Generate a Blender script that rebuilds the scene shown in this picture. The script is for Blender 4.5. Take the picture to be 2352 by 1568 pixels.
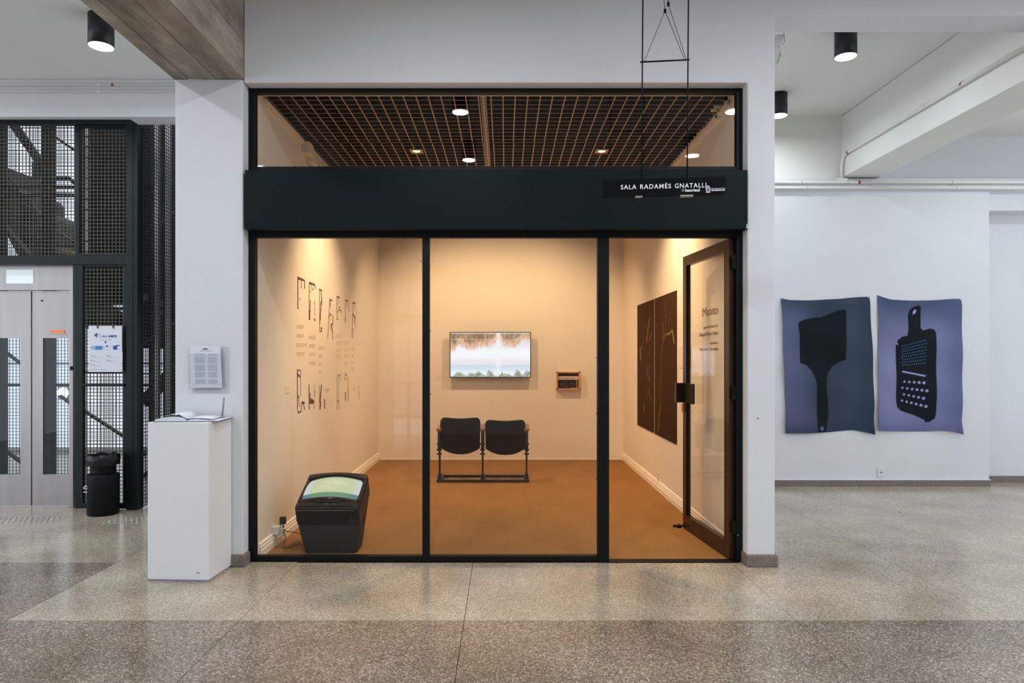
import bpy, bmesh, math, random
import numpy as np
from mathutils import Vector, Matrix
random.seed(7); rng = np.random.default_rng(7)
C = bpy.context.scene.collection
for o in list(bpy.data.objects): bpy.data.objects.remove(o)

# ---------------------------------------------------------------- camera, world, light, exposure
FP = 1568.0; VX, VY, EYE = 1158.0, 820.0, 1.5      # 24 mm lens, vanishing point, eye height
def X(px, D): return (px-VX)*D/FP
def Z(py, D): return EYE+(VY-py)*D/FP
def DL(px, wx): return wx*FP/(px-VX)               # depth on a side wall standing at x = wx
def srgb(*c):
    return tuple(((v/255)/12.92 if v/255 <= .04045 else ((v/255+.055)/1.055)**2.4) for v in c)
cam = bpy.data.cameras.new('camera'); cam.lens = 24; cam.sensor_width = 36
cam.shift_x = (1176-VX)/2352; cam.shift_y = -(784-VY)/2352
cam.clip_start = .05; cam.clip_end = 200
co = bpy.data.objects.new('camera', cam); C.objects.link(co)
co.location = (0, 0, EYE); co.rotation_euler = (math.pi/2, 0, 0)
sc = bpy.context.scene; sc.camera = co
sc.view_settings.view_transform = 'Standard'; sc.view_settings.look = 'None'
sc.view_settings.gamma = 1; sc.view_settings.use_curve_mapping = False
sc.view_settings.exposure = 0.0
sc.cycles.max_bounces = 8; sc.cycles.diffuse_bounces = 6; sc.cycles.glossy_bounces = 4; sc.cycles.transparent_max_bounces = 14
w = bpy.data.worlds.new('world'); sc.world = w; w.use_nodes = True
w.node_tree.nodes['Background'].inputs[0].default_value = (.80, .88, 1, 1)
w.node_tree.nodes['Background'].inputs[1].default_value = 2.1
HALL = (.865, .92, 1.0); WARM = (1.0, .66, .37)
def light(name, kind, loc, energy, color, target=None, size=.1, spot=140, blend=.6, size_y=None):
    l = bpy.data.lights.new(name, kind); l.energy = energy; l.color = color
    if kind == 'AREA':
        l.shape = 'RECTANGLE' if size_y else 'DISK'; l.size = size
        if size_y: l.size_y = size_y
    else: l.shadow_soft_size = size
    if kind == 'SPOT': l.spot_size = math.radians(spot); l.spot_blend = blend
    o = bpy.data.objects.new(name, l); C.objects.link(o); o.location = loc
    d = Vector(target or (loc[0], loc[1], loc[2]-1)) - Vector(loc)
    o.rotation_euler = d.to_track_quat('-Z', 'Y').to_euler()
    return o
# the hall's ceiling downlights (their housings are built further down)
HL = [(2.93, 5.857, 4.31), (2.93, 7.29, 4.31), (-.46, 2.89, 4.31), (-.46, 1.15, 4.31), (2.40, 2.91, 4.31),
      (2.40, 1.34, 4.31), (-3.07, 5.2, 4.10), (-4.9, 5.2, 4.10), (-3.3, 3.0, 4.31), (-3.3, .8, 4.31),
      (5.6, 6.6, 4.15), (5.2, 3.0, 4.31), (5.2, .8, 4.31)]
for i, (x, y, zc) in enumerate(HL):
    e = 33
    if i in (0, 1): e = 11
    if i == 10: e = 16
    if i in (6, 7): e = 21
    light('downlight_beam', 'AREA', (x, y, zc-.244), e, HALL, size=.16)
# the glass room's warm recessed spots
light('gallery_spot', 'SPOT', (-.84, 6.55, 3.44), 225, WARM, (-1.83, 6.9, 1.35), .05, 92, .9)
light('gallery_spot', 'SPOT', (.935, 6.55, 3.44), 225, WARM, (1.74, 6.9, 1.3), .05, 100, .9)
light('gallery_spot', 'SPOT', (-.95, 8.3, 3.44), 140, WARM, (-.4, 9.6, .9), .05, 125, .8)
light('gallery_spot', 'SPOT', (.75, 8.3, 3.44), 140, WARM, (.2, 9.6, .9), .05, 125, .8)
light('gallery_spot', 'SPOT', (-.05, 5.9, 3.44), 125, WARM, (0, 6.4, 0), .05, 130, .8)
# daylight in the stair well behind the lift
light('stairwell_daylight', 'AREA', (-5.2, 10.35, 3.2), 60, (.86, .93, 1), (-5.2, 9, 3.0), 3.2, size_y=4.5)

# ---------------------------------------------------------------- materials
M = {}
def new(name):
    m = bpy.data.materials.new(name); m.use_nodes = True; M[name] = m
    return m, m.node_tree, m.node_tree.nodes['Principled BSDF']
def mat(name, rgb, rough=.5, metal=0, spec=.5, noise=0, nscale=8, bump=0, bscale=60, emit=None, es=1, stretch=(1, 1, 1), coat=0):
    m, nt, b = new(name); N, L = nt.nodes, nt.links
    c = srgb(*rgb)
    b.inputs['Base Color'].default_value = (*c, 1); b.inputs['Roughness'].default_value = rough
    b.inputs['Metallic'].default_value = metal; b.inputs['Specular IOR Level'].default_value = spec
    b.inputs['Coat Weight'].default_value = coat
    if emit:
        b.inputs['Emission Color'].default_value = (*srgb(*emit), 1); b.inputs['Emission Strength'].default_value = es
    if noise or bump:
        tc = N.new('ShaderNodeTexCoord'); mp = N.new('ShaderNodeMapping'); mp.inputs['Scale'].default_value = stretch
        L.new(tc.outputs['Object'], mp.inputs[0])
    if noise:
        n = N.new('ShaderNodeTexNoise'); n.inputs['Scale'].default_value = nscale; n.inputs['Detail'].default_value = 5
        r = N.new('ShaderNodeValToRGB')
        r.color_ramp.elements[0].position = .3; r.color_ramp.elements[1].position = .7
        r.color_ramp.elements[0].color = (*[v*(1-noise) for v in c], 1)
        r.color_ramp.elements[1].color = (*[min(1, v*(1+noise)) for v in c], 1)
        L.new(mp.outputs[0], n.inputs['Vector']); L.new(n.outputs[0], r.inputs[0]); L.new(r.outputs[0], b.inputs['Base Color'])
    if bump:
        n = N.new('ShaderNodeTexNoise'); n.inputs['Scale'].default_value = bscale; n.inputs['Detail'].default_value = 4
        bp = N.new('ShaderNodeBump'); bp.inputs['Strength'].default_value = bump; bp.inputs['Distance'].default_value = .01
        L.new(mp.outputs[0], n.inputs['Vector']); L.new(n.outputs[0], bp.inputs['Height']); L.new(bp.outputs[0], b.inputs['Normal'])
    return m
def attr_mat(name, emission=0, rough=.8, spec=.3):
    m, nt, b = new(name)
    a = nt.nodes.new('ShaderNodeAttribute'); a.attribute_name = 'print'
    nt.links.new(a.outputs['Color'], b.inputs['Base Color'])
    b.inputs['Roughness'].default_value = rough; b.inputs['Specular IOR Level'].default_value = spec
    if emission:
        b.inputs['Base Color'].default_value = (.01, .01, .01, 1); nt.links.remove(b.inputs['Base Color'].links[0])
        nt.links.new(a.outputs['Color'], b.inputs['Emission Color']); b.inputs['Emission Strength'].default_value = emission
    return m
def glass_mat(name, tint=(.97, .98, .97), rough=0.0):
    m, nt, b = new(name); N, L = nt.nodes, nt.links; N.remove(b)
    out = N['Material Output']
    g = N.new('ShaderNodeNewGeometry'); d = N.new('ShaderNodeVectorMath'); d.operation = 'DOT_PRODUCT'
    L.new(g.outputs['Incoming'], d.inputs[0]); L.new(g.outputs['Normal'], d.inputs[1])
    def mth(op, a, bb=None):
        n = N.new('ShaderNodeMath'); n.operation = op
        if isinstance(a, float): n.inputs[0].default_value = a
        else: L.new(a, n.inputs[0])
        if bb is not None:
            if isinstance(bb, float): n.inputs[1].default_value = bb
            else: L.new(bb, n.inputs[1])
        return n.outputs[0]
    ab = mth('ABSOLUTE', d.outputs['Value']); om = mth('SUBTRACT', 1.0, ab); p5 = mth('POWER', om, 5.0)
    f = mth('ADD', mth('MULTIPLY', p5, .95), .024)
    t = N.new('ShaderNodeBsdfTransparent'); t.inputs[0].default_value = (*tint, 1)
    gl = N.new('ShaderNodeBsdfGlossy'); gl.inputs['Roughness'].default_value = rough
    mx = N.new('ShaderNodeMixShader'); L.new(f, mx.inputs[0]); L.new(t.outputs[0], mx.inputs[1]); L.new(gl.outputs[0], mx.inputs[2])
    L.new(mx.outputs[0], out.inputs['Surface'])
    return m
mat('hall_paint', (214, 215, 217), .62, noise=.025, nscale=1.3, bump=.06, bscale=40)
mat('hall_ceiling', (226, 227, 220), .75, noise=.02, nscale=1.0, bump=.05, bscale=50)
mat('gallery_paint', (232, 222, 208), .6, noise=.015, nscale=1.5, bump=.04, bscale=50)
mat('plinth_paint', (224, 225, 226), .45, noise=.01, nscale=3)
mat('plenum_black', (10, 12, 12), .9)
mat('frame_black', (8, 12, 12), .5, spec=.22, noise=.15, nscale=30)
mat('fascia_black', (14, 23, 26), .48, spec=.12, noise=.12, nscale=2.2, bump=.02, bscale=30)
mat('door_metal', (62, 44, 34), .30, .55, noise=.1, nscale=6)
mat('blade_brown', (164, 130, 102), .45, noise=.15, nscale=3)
mat('blade_black', (10, 13, 14), .8, spec=.1)
mat('perforated_steel', (150, 128, 108), .35, .6)
mat('carpet', (146, 106, 60), .88, noise=.10, nscale=3.0, bump=.35, bscale=350, stretch=(1, .45, 1), spec=.2)
mat('base_stone', (118, 108, 98), .6, noise=.28, nscale=60, bump=.2, bscale=80)
mat('moulding', (238, 230, 218), .5)
mat('cage_green', (15, 25, 27), .42, spec=.3, noise=.12, nscale=12)
mat('mesh_wire', (88, 82, 68), .55, noise=.25, nscale=25)
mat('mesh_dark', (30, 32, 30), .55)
mat('stair_black', (5, 8, 8), .6, spec=.15)
mat('stair_stone', (130, 122, 112), .8, noise=.2, nscale=30)
mat('yellow', (205, 180, 60), .7)
mat('stainless', (160, 154, 151), .33, .85, noise=.06, nscale=2.0, stretch=(6, 1, .4), bump=.02, bscale=120)
mat('steel_stud', (205, 208, 212), .25, .9)
mat('lamp_black', (18, 24, 28), .4)
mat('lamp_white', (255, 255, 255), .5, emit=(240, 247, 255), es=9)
mat('warm_bulb', (255, 230, 190), .5, emit=(255, 214, 150), es=6)
mat('conduit', (222, 221, 214), .45)
mat('red_band', (176, 52, 38), .5)
mat('plastic_white', (214, 214, 210), .45)
mat('plastic_ivory', (224, 214, 198), .5)
mat('plastic_black', (16, 17, 17), .42, noise=.15, nscale=40)
mat('bin_black', (7, 11, 12), .6, spec=.25)
mat('bag_black', (12, 15, 17), .3, bump=.5, bscale=25)
mat('tv_shell', (10, 11, 11), .55, spec=.2, noise=.1, nscale=20)
mat('tv_bezel', (13, 11, 10), .45, spec=.35, noise=.1, nscale=20)
mat('tv_grey', (120, 110, 100), .4)
mat('seat_wood', (12, 9, 7), .45, spec=.3, noise=.25, nscale=6, stretch=(1, 1, 8), coat=.05)
mat('arm_wood', (128, 78, 60), .3, noise=.2, nscale=10, coat=.3)
mat('cast_iron', (28, 24, 21), .5)
mat('pine', (206, 150, 78), .5, noise=.12, nscale=5, stretch=(1, 1, 12))
mat('strip_paper', (226, 190, 160), .8)
mat('ink_brown', (92, 58, 50), .8)
mat('ink_fade', (214, 178, 138), .8)
mat('title_ink', (150, 108, 84), .8)
mat('ink_violet', (92, 82, 104), .8)
mat('ink_grey', (120, 122, 130), .8)
mat('ink_blue', (44, 74, 150), .7)
mat('ink_midblue', (70, 130, 190), .7)
mat('ink_paleblue', (150, 180, 215), .7)
mat('paper', (216, 219, 226), .7)
mat('paper_grey', (178, 179, 192), .7)
mat('pen_grey', (140, 130, 132), .4)
mat('book_cover', (52, 44, 44), .5)
mat('sign_black', (5, 8, 9), .5, spec=.1)
mat('sign_letter', (232, 232, 236), .5, emit=(232, 232, 236), es=.0)
mat('sign_green', (90, 130, 96), .5)
mat('sign_red', (190, 90, 80), .5)
mat('brass', (196, 130, 70), .3, .8)
mat('display_panel', (190, 196, 198), .2, emit=(225, 240, 240), es=.45)
mat('orange_led', (230, 120, 50), .4, emit=(240, 130, 60), es=.25)
mat('frosted_window', (220, 228, 240), .6, emit=(208, 213, 220), es=.95)
mat('dust', (60, 54, 50), .8)
mat('label_card', (228, 212, 196), .7)
attr_mat('cloth_print', 0, .85, .15); attr_mat('board_print', 0, .7, .1)
attr_mat('monitor_picture', 1.15); attr_mat('tube_picture', .95)
glass_mat('pane_glass'); glass_mat('door_glass'); glass_mat('lift_glass', (.92, .95, .96)); glass_mat('acrylic', (.965, .965, .975))

def concrete():
    m, nt, b = new('concrete'); N, L = nt.nodes, nt.links
    tc = N.new('ShaderNodeTexCoord'); mp = N.new('ShaderNodeMapping'); mp.inputs['Scale'].default_value = (2.6, .9, 2.6)
    L.new(tc.outputs['Object'], mp.inputs[0])
    n = N.new('ShaderNodeTexNoise'); n.inputs['Scale'].default_value = 2.2; n.inputs['Detail'].default_value = 8; n.inputs['Roughness'].default_value = .65
    L.new(mp.outputs[0], n.inputs['Vector'])
    r = N.new('ShaderNodeValToRGB'); e = r.color_ramp.elements
    e[0].position = .28; e[0].color = (*srgb(112, 102, 90), 1); e[1].position = .72; e[1].color = (*srgb(186, 174, 160), 1)
    L.new(n.outputs[0], r.inputs[0])
    oi = N.new('ShaderNodeObjectInfo'); mr = N.new('ShaderNodeMapRange'); mr.inputs['To Min'].default_value = .86; mr.inputs['To Max'].default_value = 1.1
    L.new(oi.outputs['Random'], mr.inputs['Value'])
    mx = N.new('ShaderNodeVectorMath'); mx.operation = 'SCALE'; L.new(r.outputs[0], mx.inputs[0]); L.new(mr.outputs[0], mx.inputs['Scale'])
    L.new(mx.outputs[0], b.inputs['Base Color']); b.inputs['Roughness'].default_value = .85
    bp = N.new('ShaderNodeBump'); bp.inputs['Strength'].default_value = .6; bp.inputs['Distance'].default_value = .012
    L.new(n.outputs[0], bp.inputs['Height']); L.new(bp.outputs[0], b.inputs['Normal'])
concrete()
def terrazzo(name, matrix, mid, chip, dark):
    m, nt, b = new(name); N, L = nt.nodes, nt.links
    tc = N.new('ShaderNodeTexCoord')
    v = N.new('ShaderNodeTexVoronoi'); v.inputs['Scale'].default_value = 140
    v2 = N.new('ShaderNodeTexVoronoi'); v2.inputs['Scale'].default_value = 260
    L.new(tc.outputs['Object'], v.inputs['Vector']); L.new(tc.outputs['Object'], v2.inputs['Vector'])
    s = N.new('ShaderNodeSeparateColor'); L.new(v.outputs['Color'], s.inputs[0])
    s2 = N.new('ShaderNodeSeparateColor'); L.new(v2.outputs['Color'], s2.inputs[0])
    r = N.new('ShaderNodeValToRGB'); r.color_ramp.interpolation = 'CONSTANT'
    e = r.color_ramp.elements; e[0].color = (*srgb(*dark), 1); e[1].position = .14; e[1].color = (*srgb(*matrix), 1)
    for p, c in ((.5, mid), (.80, chip)):
        k = e.new(p); k.color = (*srgb(*c), 1)
    L.new(s.outputs[0], r.inputs[0])
    r2 = N.new('ShaderNodeValToRGB'); e = r2.color_ramp.elements; r2.color_ramp.interpolation = 'CONSTANT'
    e[0].color = (.82, .82, .82, 1); e[1].position = .45; e[1].color = (1, 1, 1, 1); k = e.new(.86); k.color = (1.28, 1.25, 1.2, 1)
    L.new(s2.outputs[0], r2.inputs[0])
    n = N.new('ShaderNodeTexNoise'); n.inputs['Scale'].default_value = 1.7; n.inputs['Detail'].default_value = 6; L.new(tc.outputs['Object'], n.inputs['Vector'])
    r3 = N.new('ShaderNodeValToRGB'); e = r3.color_ramp.elements; e[0].position = .3; e[1].position = .7
    e[0].color = (.70, .68, .65, 1); e[1].color = (1.1, 1.1, 1.1, 1); L.new(n.outputs[0], r3.inputs[0])
    a = N.new('ShaderNodeVectorMath'); a.operation = 'MULTIPLY'; L.new(r.outputs[0], a.inputs[0]); L.new(r2.outputs[0], a.inputs[1])
    c2 = N.new('ShaderNodeVectorMath'); c2.operation = 'MULTIPLY'; L.new(a.outputs[0], c2.inputs[0]); L.new(r3.outputs[0], c2.inputs[1])
    L.new(c2.outputs[0], b.inputs['Base Color'])
    rr = N.new('ShaderNodeMapRange'); rr.inputs['To Min'].default_value = .11; rr.inputs['To Max'].default_value = .30
    L.new(n.outputs[0], rr.inputs['Value']); L.new(rr.outputs[0], b.inputs['Roughness'])
    b.inputs['Specular IOR Level'].default_value = .5
terrazzo('terrazzo_light', (172, 160, 142), (186, 175, 157), (204, 194, 178), (150, 138, 121))
terrazzo('terrazzo_dark', (128, 115, 101), (142, 129, 115), (184, 172, 158), (102, 91, 79))
terrazzo('terrazzo_mid', (138, 128, 117), (156, 146, 134), (186, 176, 163), (104, 95, 86))

# ---------------------------------------------------------------- geometry helpers
class MB:
    """collects shapes and links them as one mesh object"""
    def __init__(s): s.bm = bmesh.new(); s.mats = []
    def _mi(s, f, mi):
        for q in f: q.material_index = mi
    def box(s, a, b, mi=0, M4=None):
        x0, x1 = sorted((a[0], b[0])); y0, y1 = sorted((a[1], b[1])); z0, z1 = sorted((a[2], b[2]))
        vs = [Vector(p) for p in ((x0, y0, z0), (x1, y0, z0), (x1, y1, z0), (x0, y1, z0), (x0, y0, z1), (x1, y0, z1), (x1, y1, z1), (x0, y1, z1))]
        if M4: vs = [M4 @ v for v in vs]
        v = [s.bm.verts.new(p) for p in vs]
        fs = [s.bm.faces.new([v[i] for i in q]) for q in ((0, 3, 2, 1), (4, 5, 6, 7), (0, 1, 5, 4), (1, 2, 6, 5), (2, 3, 7, 6), (3, 0, 4, 7))]
        s._mi(fs, mi); return s
    def hexa(s, pts, mi=0):
        v = [s.bm.verts.new(p) for p in pts]
        fs = [s.bm.faces.new([v[i] for i in q]) for q in ((0, 3, 2, 1), (4, 5, 6, 7), (0, 1, 5, 4), (1, 2, 6, 5), (2, 3, 7, 6), (3, 0, 4, 7))]
        s._mi(fs, mi); return s
    def bar(s, p, q, w_, d_, mi=0, up=(0, 1, 0)):
        p = Vector(p); q = Vector(q); z = (q-p).normalized(); y = Vector(up)
        x = y.cross(z)
        if x.length < 1e-4: x = Vector((1, 0, 0)).cross(z)
        x.normalize(); y = z.cross(x)
        pts = [c + x*a*w_/2 + y*b*d_/2 for c in (p, q) for a, b in ((-1, -1), (1, -1), (1, 1), (-1, 1))]
        return s.hexa(pts, mi)
    def tube(s, pts, r, n=10, mi=0, cap=True):
        pts = [Vector(p) for p in pts]; rings = []
        rr = r if isinstance(r, (list, tuple)) else [r]*len(pts)
        t = (pts[1]-pts[0]).normalized(); u = t.orthogonal().normalized()
        for i, p in enumerate(pts):
            a = pts[max(i-1, 0)]; b = pts[min(i+1, len(pts)-1)]; t = (b-a).normalized()
            u = (u - t*u.dot(t)); u = u.normalized() if u.length > 1e-5 else t.orthogonal().normalized()
            v = t.cross(u)
            rings.append([s.bm.verts.new(p + (u*math.cos(k*2*math.pi/n) + v*math.sin(k*2*math.pi/n))*rr[i]) for k in range(n)])
        fs = []
        for a, b in zip(rings, rings[1:]):
            for k in range(n): fs.append(s.bm.faces.new((a[k], a[(k+1) % n], b[(k+1) % n], b[k])))
        for f in fs: f.smooth = True
        if cap: fs.append(s.bm.faces.new(rings[0][::-1])); fs.append(s.bm.faces.new(rings[-1]))
        s._mi(fs, mi); return s
    def lathe(s, prof, c=(0, 0, 0), n=32, mi=0, sx=1, sy=1):
        rings = [[s.bm.verts.new((c[0]+r*sx*math.cos(k*2*math.pi/n), c[1]+r*sy*math.sin(k*2*math.pi/n), c[2]+z)) for k in range(n)] for r, z in prof]
        fs = []
        for a, b in zip(rings, rings[1:]):
            for k in range(n): fs.append(s.bm.faces.new((a[k], a[(k+1) % n], b[(k+1) % n], b[k])))
        for f in fs: f.smooth = True
        fs.append(s.bm.faces.new(rings[0][::-1])); fs.append(s.bm.faces.new(rings[-1])); s._mi(fs, mi); return s
    def prism(s, poly, ext, mi=0):
        """closed polygon of 3-D points pushed along ext"""
        ext = Vector(ext); a = [s.bm.verts.new(p) for p in poly]; b = [s.bm.verts.new(Vector(p)+ext) for p in poly]
        n = len(a); fs = [s.bm.faces.new(a[::-1]), s.bm.faces.new(b)]
        for k in range(n): fs.append(s.bm.faces.new((a[k], a[(k+1) % n], b[(k+1) % n], b[k])))
        s._mi(fs, mi); return s
    def loft(s, rings, mi=0, caps=True, smooth=False):
        R = [[s.bm.verts.new(p) for p in r] for r in rings]; n = len(R[0]); fs = []
        for a, b in zip(R, R[1:]):
            for k in range(n):
                f = s.bm.faces.new((a[k], a[(k+1) % n], b[(k+1) % n], b[k])); f.smooth = smooth; fs.append(f)
        if caps: fs += [s.bm.faces.new(R[0][::-1]), s.bm.faces.new(R[-1])]
        s._mi(fs, mi); return s
    def build(s, name, m, parent=None, bevel=0, seg=2, smooth=False, kind=None):
        bmesh.ops.recalc_face_normals(s.bm, faces=s.bm.faces[:])
        me = bpy.data.meshes.new(name); s.bm.to_mesh(me); s.bm.free()
        for k in ([m] if isinstance(m, str) else m): me.materials.append(M[k])
        if smooth:
            for p in me.polygons: p.use_smooth = True
        return link(name, me, parent, bevel, seg, kind)
def link(name, me, parent=None, bevel=0, seg=2, kind=None):
    o = bpy.data.objects.new(name, me); C.objects.link(o)
    if parent: adopt(o, parent)
    if bevel:
        b = o.modifiers.new('bevel', 'BEVEL'); b.width = bevel; b.segments = seg; b.limit_method = 'ANGLE'; b.angle_limit = math.radians(40)
    if kind: o['kind'] = kind
    return o
def world_mat(o):
    m = o.matrix_basis.copy()
    if o.parent: m = world_mat(o.parent) @ o.matrix_parent_inverse @ m
    return m
def adopt(o, p):
    o.parent = p; o.matrix_parent_inverse = world_mat(p).inverted()
def tag(o, label, cat, group=None):
    o['label'] = label; o['category'] = cat
    if group: o['group'] = group
    return o
def thing(name, loc, label, cat, group=None):
    o = bpy.data.objects.new(name, None); C.objects.link(o); o.location = loc; o.empty_display_size = .1
    return tag(o, label, cat, group)
def struct(o, label=None):
    o['kind'] = 'structure'
    if label: o['label'] = label
    return o
def sthing(name, loc):
    o = bpy.data.objects.new(name, None); C.objects.link(o); o.location = loc; return struct(o)
def copy_tree(o, parent=None):
    c = o.copy(); C.objects.link(c)
    if parent: c.parent = parent
    for ch in list(o.children): copy_tree(ch, c)
    return c
def B(a, b, name, m, parent=None, bevel=0, **k): return MB().box(a, b).build(name, m, parent, bevel, **k)
def text_mesh(txt, size, ext=.0015, off=0, spacing=1.0, align='LEFT', sx=1.0):
    cu = bpy.data.curves.new('t', 'FONT'); cu.body = txt; cu.size = size; cu.extrude = ext; cu.offset = off
    cu.space_character = spacing; cu.align_x = align; cu.resolution_u = 3
    o = bpy.data.objects.new('t', cu); C.objects.link(o)
    dg = bpy.context.evaluated_depsgraph_get(); me = bpy.data.meshes.new_from_object(o.evaluated_get(dg))
    bpy.data.objects.remove(o)
    if sx != 1.0: me.transform(Matrix.Diagonal((sx, 1, 1, 1)))
    return me
def text(name, txt, size, origin, xdir, mname, parent, zdir=(0, 0, 1), fit=None, **k):
    """lettering; origin = lower left, xdir = reading direction, zdir = letter up"""
    me = text_mesh(txt, size, **k)
    if fit:
        xs = [v.co.x for v in me.vertices]; wd = max(xs)-min(xs); me.transform(Matrix.Translation((-min(xs), 0, 0)))
        me.transform(Matrix.Diagonal((fit/wd, 1, 1, 1)))
    xd = Vector(xdir).normalized(); zd = Vector(zdir).normalized(); nd = xd.cross(zd)
    m = Matrix((( xd.x, zd.x, nd.x, origin[0]), (xd.y, zd.y, nd.y, origin[1]), (xd.z, zd.z, nd.z, origin[2]), (0, 0, 0, 1)))
    me.transform(m); me.materials.clear(); me.materials.append(M[mname])
    return link(name, me, parent)
def grid_mesh(name, P, col, mname, parent=None, thick=0, smooth=True):
    """P: (nv, nu, 3) points, col: (nv, nu, 3) linear colours stored as the print"""
    nv, nu = P.shape[:2]
    idx = np.arange(nv*nu).reshape(nv, nu)
    q = np.stack([idx[:-1, :-1], idx[:-1, 1:], idx[1:, 1:], idx[1:, :-1]], -1).reshape(-1, 4)
    me = bpy.data.meshes.new(name); me.vertices.add(nv*nu); me.vertices.foreach_set('co', P.reshape(-1).astype(np.float32))
    me.loops.add(q.size); me.loops.foreach_set('vertex_index', q.reshape(-1).astype(np.int32))
    me.polygons.add(len(q)); me.polygons.foreach_set('loop_start', np.arange(0, q.size, 4).astype(np.int32))
    me.polygons.foreach_set('loop_total', np.full(len(q), 4, np.int32)); me.update(calc_edges=True)
    a = me.attributes.new('print', 'FLOAT_COLOR', 'POINT')
    c4 = np.ones((nv*nu, 4), np.float32); c4[:, :3] = col.reshape(-1, 3); a.data.foreach_set('color', c4.reshape(-1))
    me.materials.append(M[mname])
    if smooth: me.polygons.foreach_set('use_smooth', [True]*len(q))
    o = link(name, me, parent)
    if thick:
        s = o.modifiers.new('thickness', 'SOLIDIFY'); s.thickness = thick; s.offset = -1
    return o
def seg_dist(px, py, a, b):
    ax, ay = a; bx, by = b; dx, dy = bx-ax, by-ay; t = np.clip(((px-ax)*dx+(py-ay)*dy)/(dx*dx+dy*dy+1e-9), 0, 1)
    return np.hypot(px-ax-t*dx, py-ay-t*dy)
def poly_sd(px, py, poly):
    d = np.full(px.shape, 1e9); ins = np.zeros(px.shape, bool); n = len(poly)
    for i in range(n):
        a, b = poly[i], poly[(i+1) % n]; d = np.minimum(d, seg_dist(px, py, a, b))
        c = ((a[1] > py) != (b[1] > py)) & (px < (b[0]-a[0])*(py-a[1])/((b[1]-a[1]) or 1e-9)+a[0]); ins ^= c
    return np.where(ins, -d, d)
def mixc(c, rgb, k): return c*(1-k[..., None]) + np.array(srgb(*rgb))*k[..., None]
def smooth(e0, e1, x): t = np.clip((x-e0)/(e1-e0), 0, 1); return t*t*(3-2*t)

# ================================================================ THE SETTING
# ---- terrazzo floor: slabs with thin joints over a dark bed
fl = MB().box((-9, -3.2, -.14), (9, 11, -.045)).build('floor', 'plenum_black'); struct(fl)
xs = [-9, -7.2, -5.75, -4.3, -2.83, -1.51, -.228, 1.66, 2.83, 4.5, 5.9, 7.3, 9]
ys = [-3.2, -1.5, -.1, 1.2, 2.55, 3.888, 4.985, 5.68, 7.27, 8.4, 9.7, 11]
for i in range(len(xs)-1):
    for j in range(len(ys)-1):
        x0, x1, y0, y1 = xs[i], xs[i+1], ys[j], ys[j+1]
        if x0 >= -1.6 and x1 <= 1.7 and y0 > 4.9: continue
        if y0 < -.2 and j % 2 and False: continue
        g = .0016
        m = 'terrazzo_light'
        if y1 <= 3.9: m = 'terrazzo_dark'
        elif x1 <= -2.8 and y1 < 5: m = 'terrazzo_dark' if x1 > -4.4 else 'terrazzo_mid'
        elif y0 >= 5.6 and x0 > 1.6: m = 'terrazzo_light'
        o = B((x0+g, y0+g, -.04), (x1-g, y1-g, 0), 'floor_slab', m, fl)
# the glass room's own floor
gf = B((-1.95, 5.03, -.04), (1.95, 10.1, .001), 'floor', 'carpet'); struct(gf)
for x0, x1 in ((-1.95, -1.6),): pass

# ---- facade wall, pillars and lintel (one white plane 4.9 m away)
YW = 4.90
fw = MB()
fw.prism([(x, YW, z) for x, z in ((-1.867, Z(190, YW)), (-1.867, 4.31), (9, 4.31), (9, Z(35, YW)), (1.944, Z(35, YW)), (1.944, 0), (1.747, 0), (1.747, Z(190, YW)))], (0, .26, 0))
fw = fw.build('wall_front', 'hall_paint', bevel=.006); struct(fw)
lp = MB().box((X(402, YW), YW, 0), (-1.875, 5.4, 3.494)).build('wall_front', 'hall_paint', bevel=.006); struct(lp)
B((X(402, YW)+.02, 5.0, 3.48), (-1.867, 5.4, 4.31), 'wall_front', 'hall_paint'); struct(bpy.data.objects[-1]) if False else None
for o in C.objects:
    if o.name.startswith('wall_front'): struct(o)
# gallery room shell: left, right, back walls reach above the grid ceiling
GL, GR, GB = -1.835, 1.74, 9.99
struct(B((GL-.12, 5.07, 0), (GL, GB+.1, 4.3), 'wall_left', 'gallery_paint'))
struct(B((GR, 5.12, 0), (GR+.12, GB+.1, 4.3), 'wall_right', 'gallery_paint'))
struct(B((GL, GB, 0), (GR, GB+.12, 4.3), 'wall_back', 'gallery_paint'))
struct(B((GL, 5.17, 3.62), (GR, GB, 3.68), 'ceiling', 'plenum_black'))
# moulded skirting of the gallery side walls (three stepped fillets)
for sx, wx, nm in ((1, GL, 'baseboard_left'), (-1, GR, 'baseboard_right')):
    y0 = 5.1 if sx == 1 else 5.14
    prof = [(0, 0), (.022, 0), (.022, .052), (.016, .058), (.018, .075), (.012, .083), (.013, .098), (.006, .106), (0, .11)]
    mb = MB(); mb.prism([(wx+sx*a, y0, b+.001) for a, b in prof], (0, GB-y0-.002, 0)); struct(mb.build(nm, 'moulding'))
struct(B((GL+.025, GB-.006, .001), (GR-.025, GB, .012), 'baseboard_back', 'moulding'))
# crown cornice line high on the left wall
struct(B((GL, 5.2, 3.43), (GL+.03, 9.9, 3.46), 'trim_1', 'gallery_paint'))
struct(B((GR-.03, 5.25, 3.43), (GR, 9.9, 3.46), 'trim_2', 'gallery_paint'))

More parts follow.
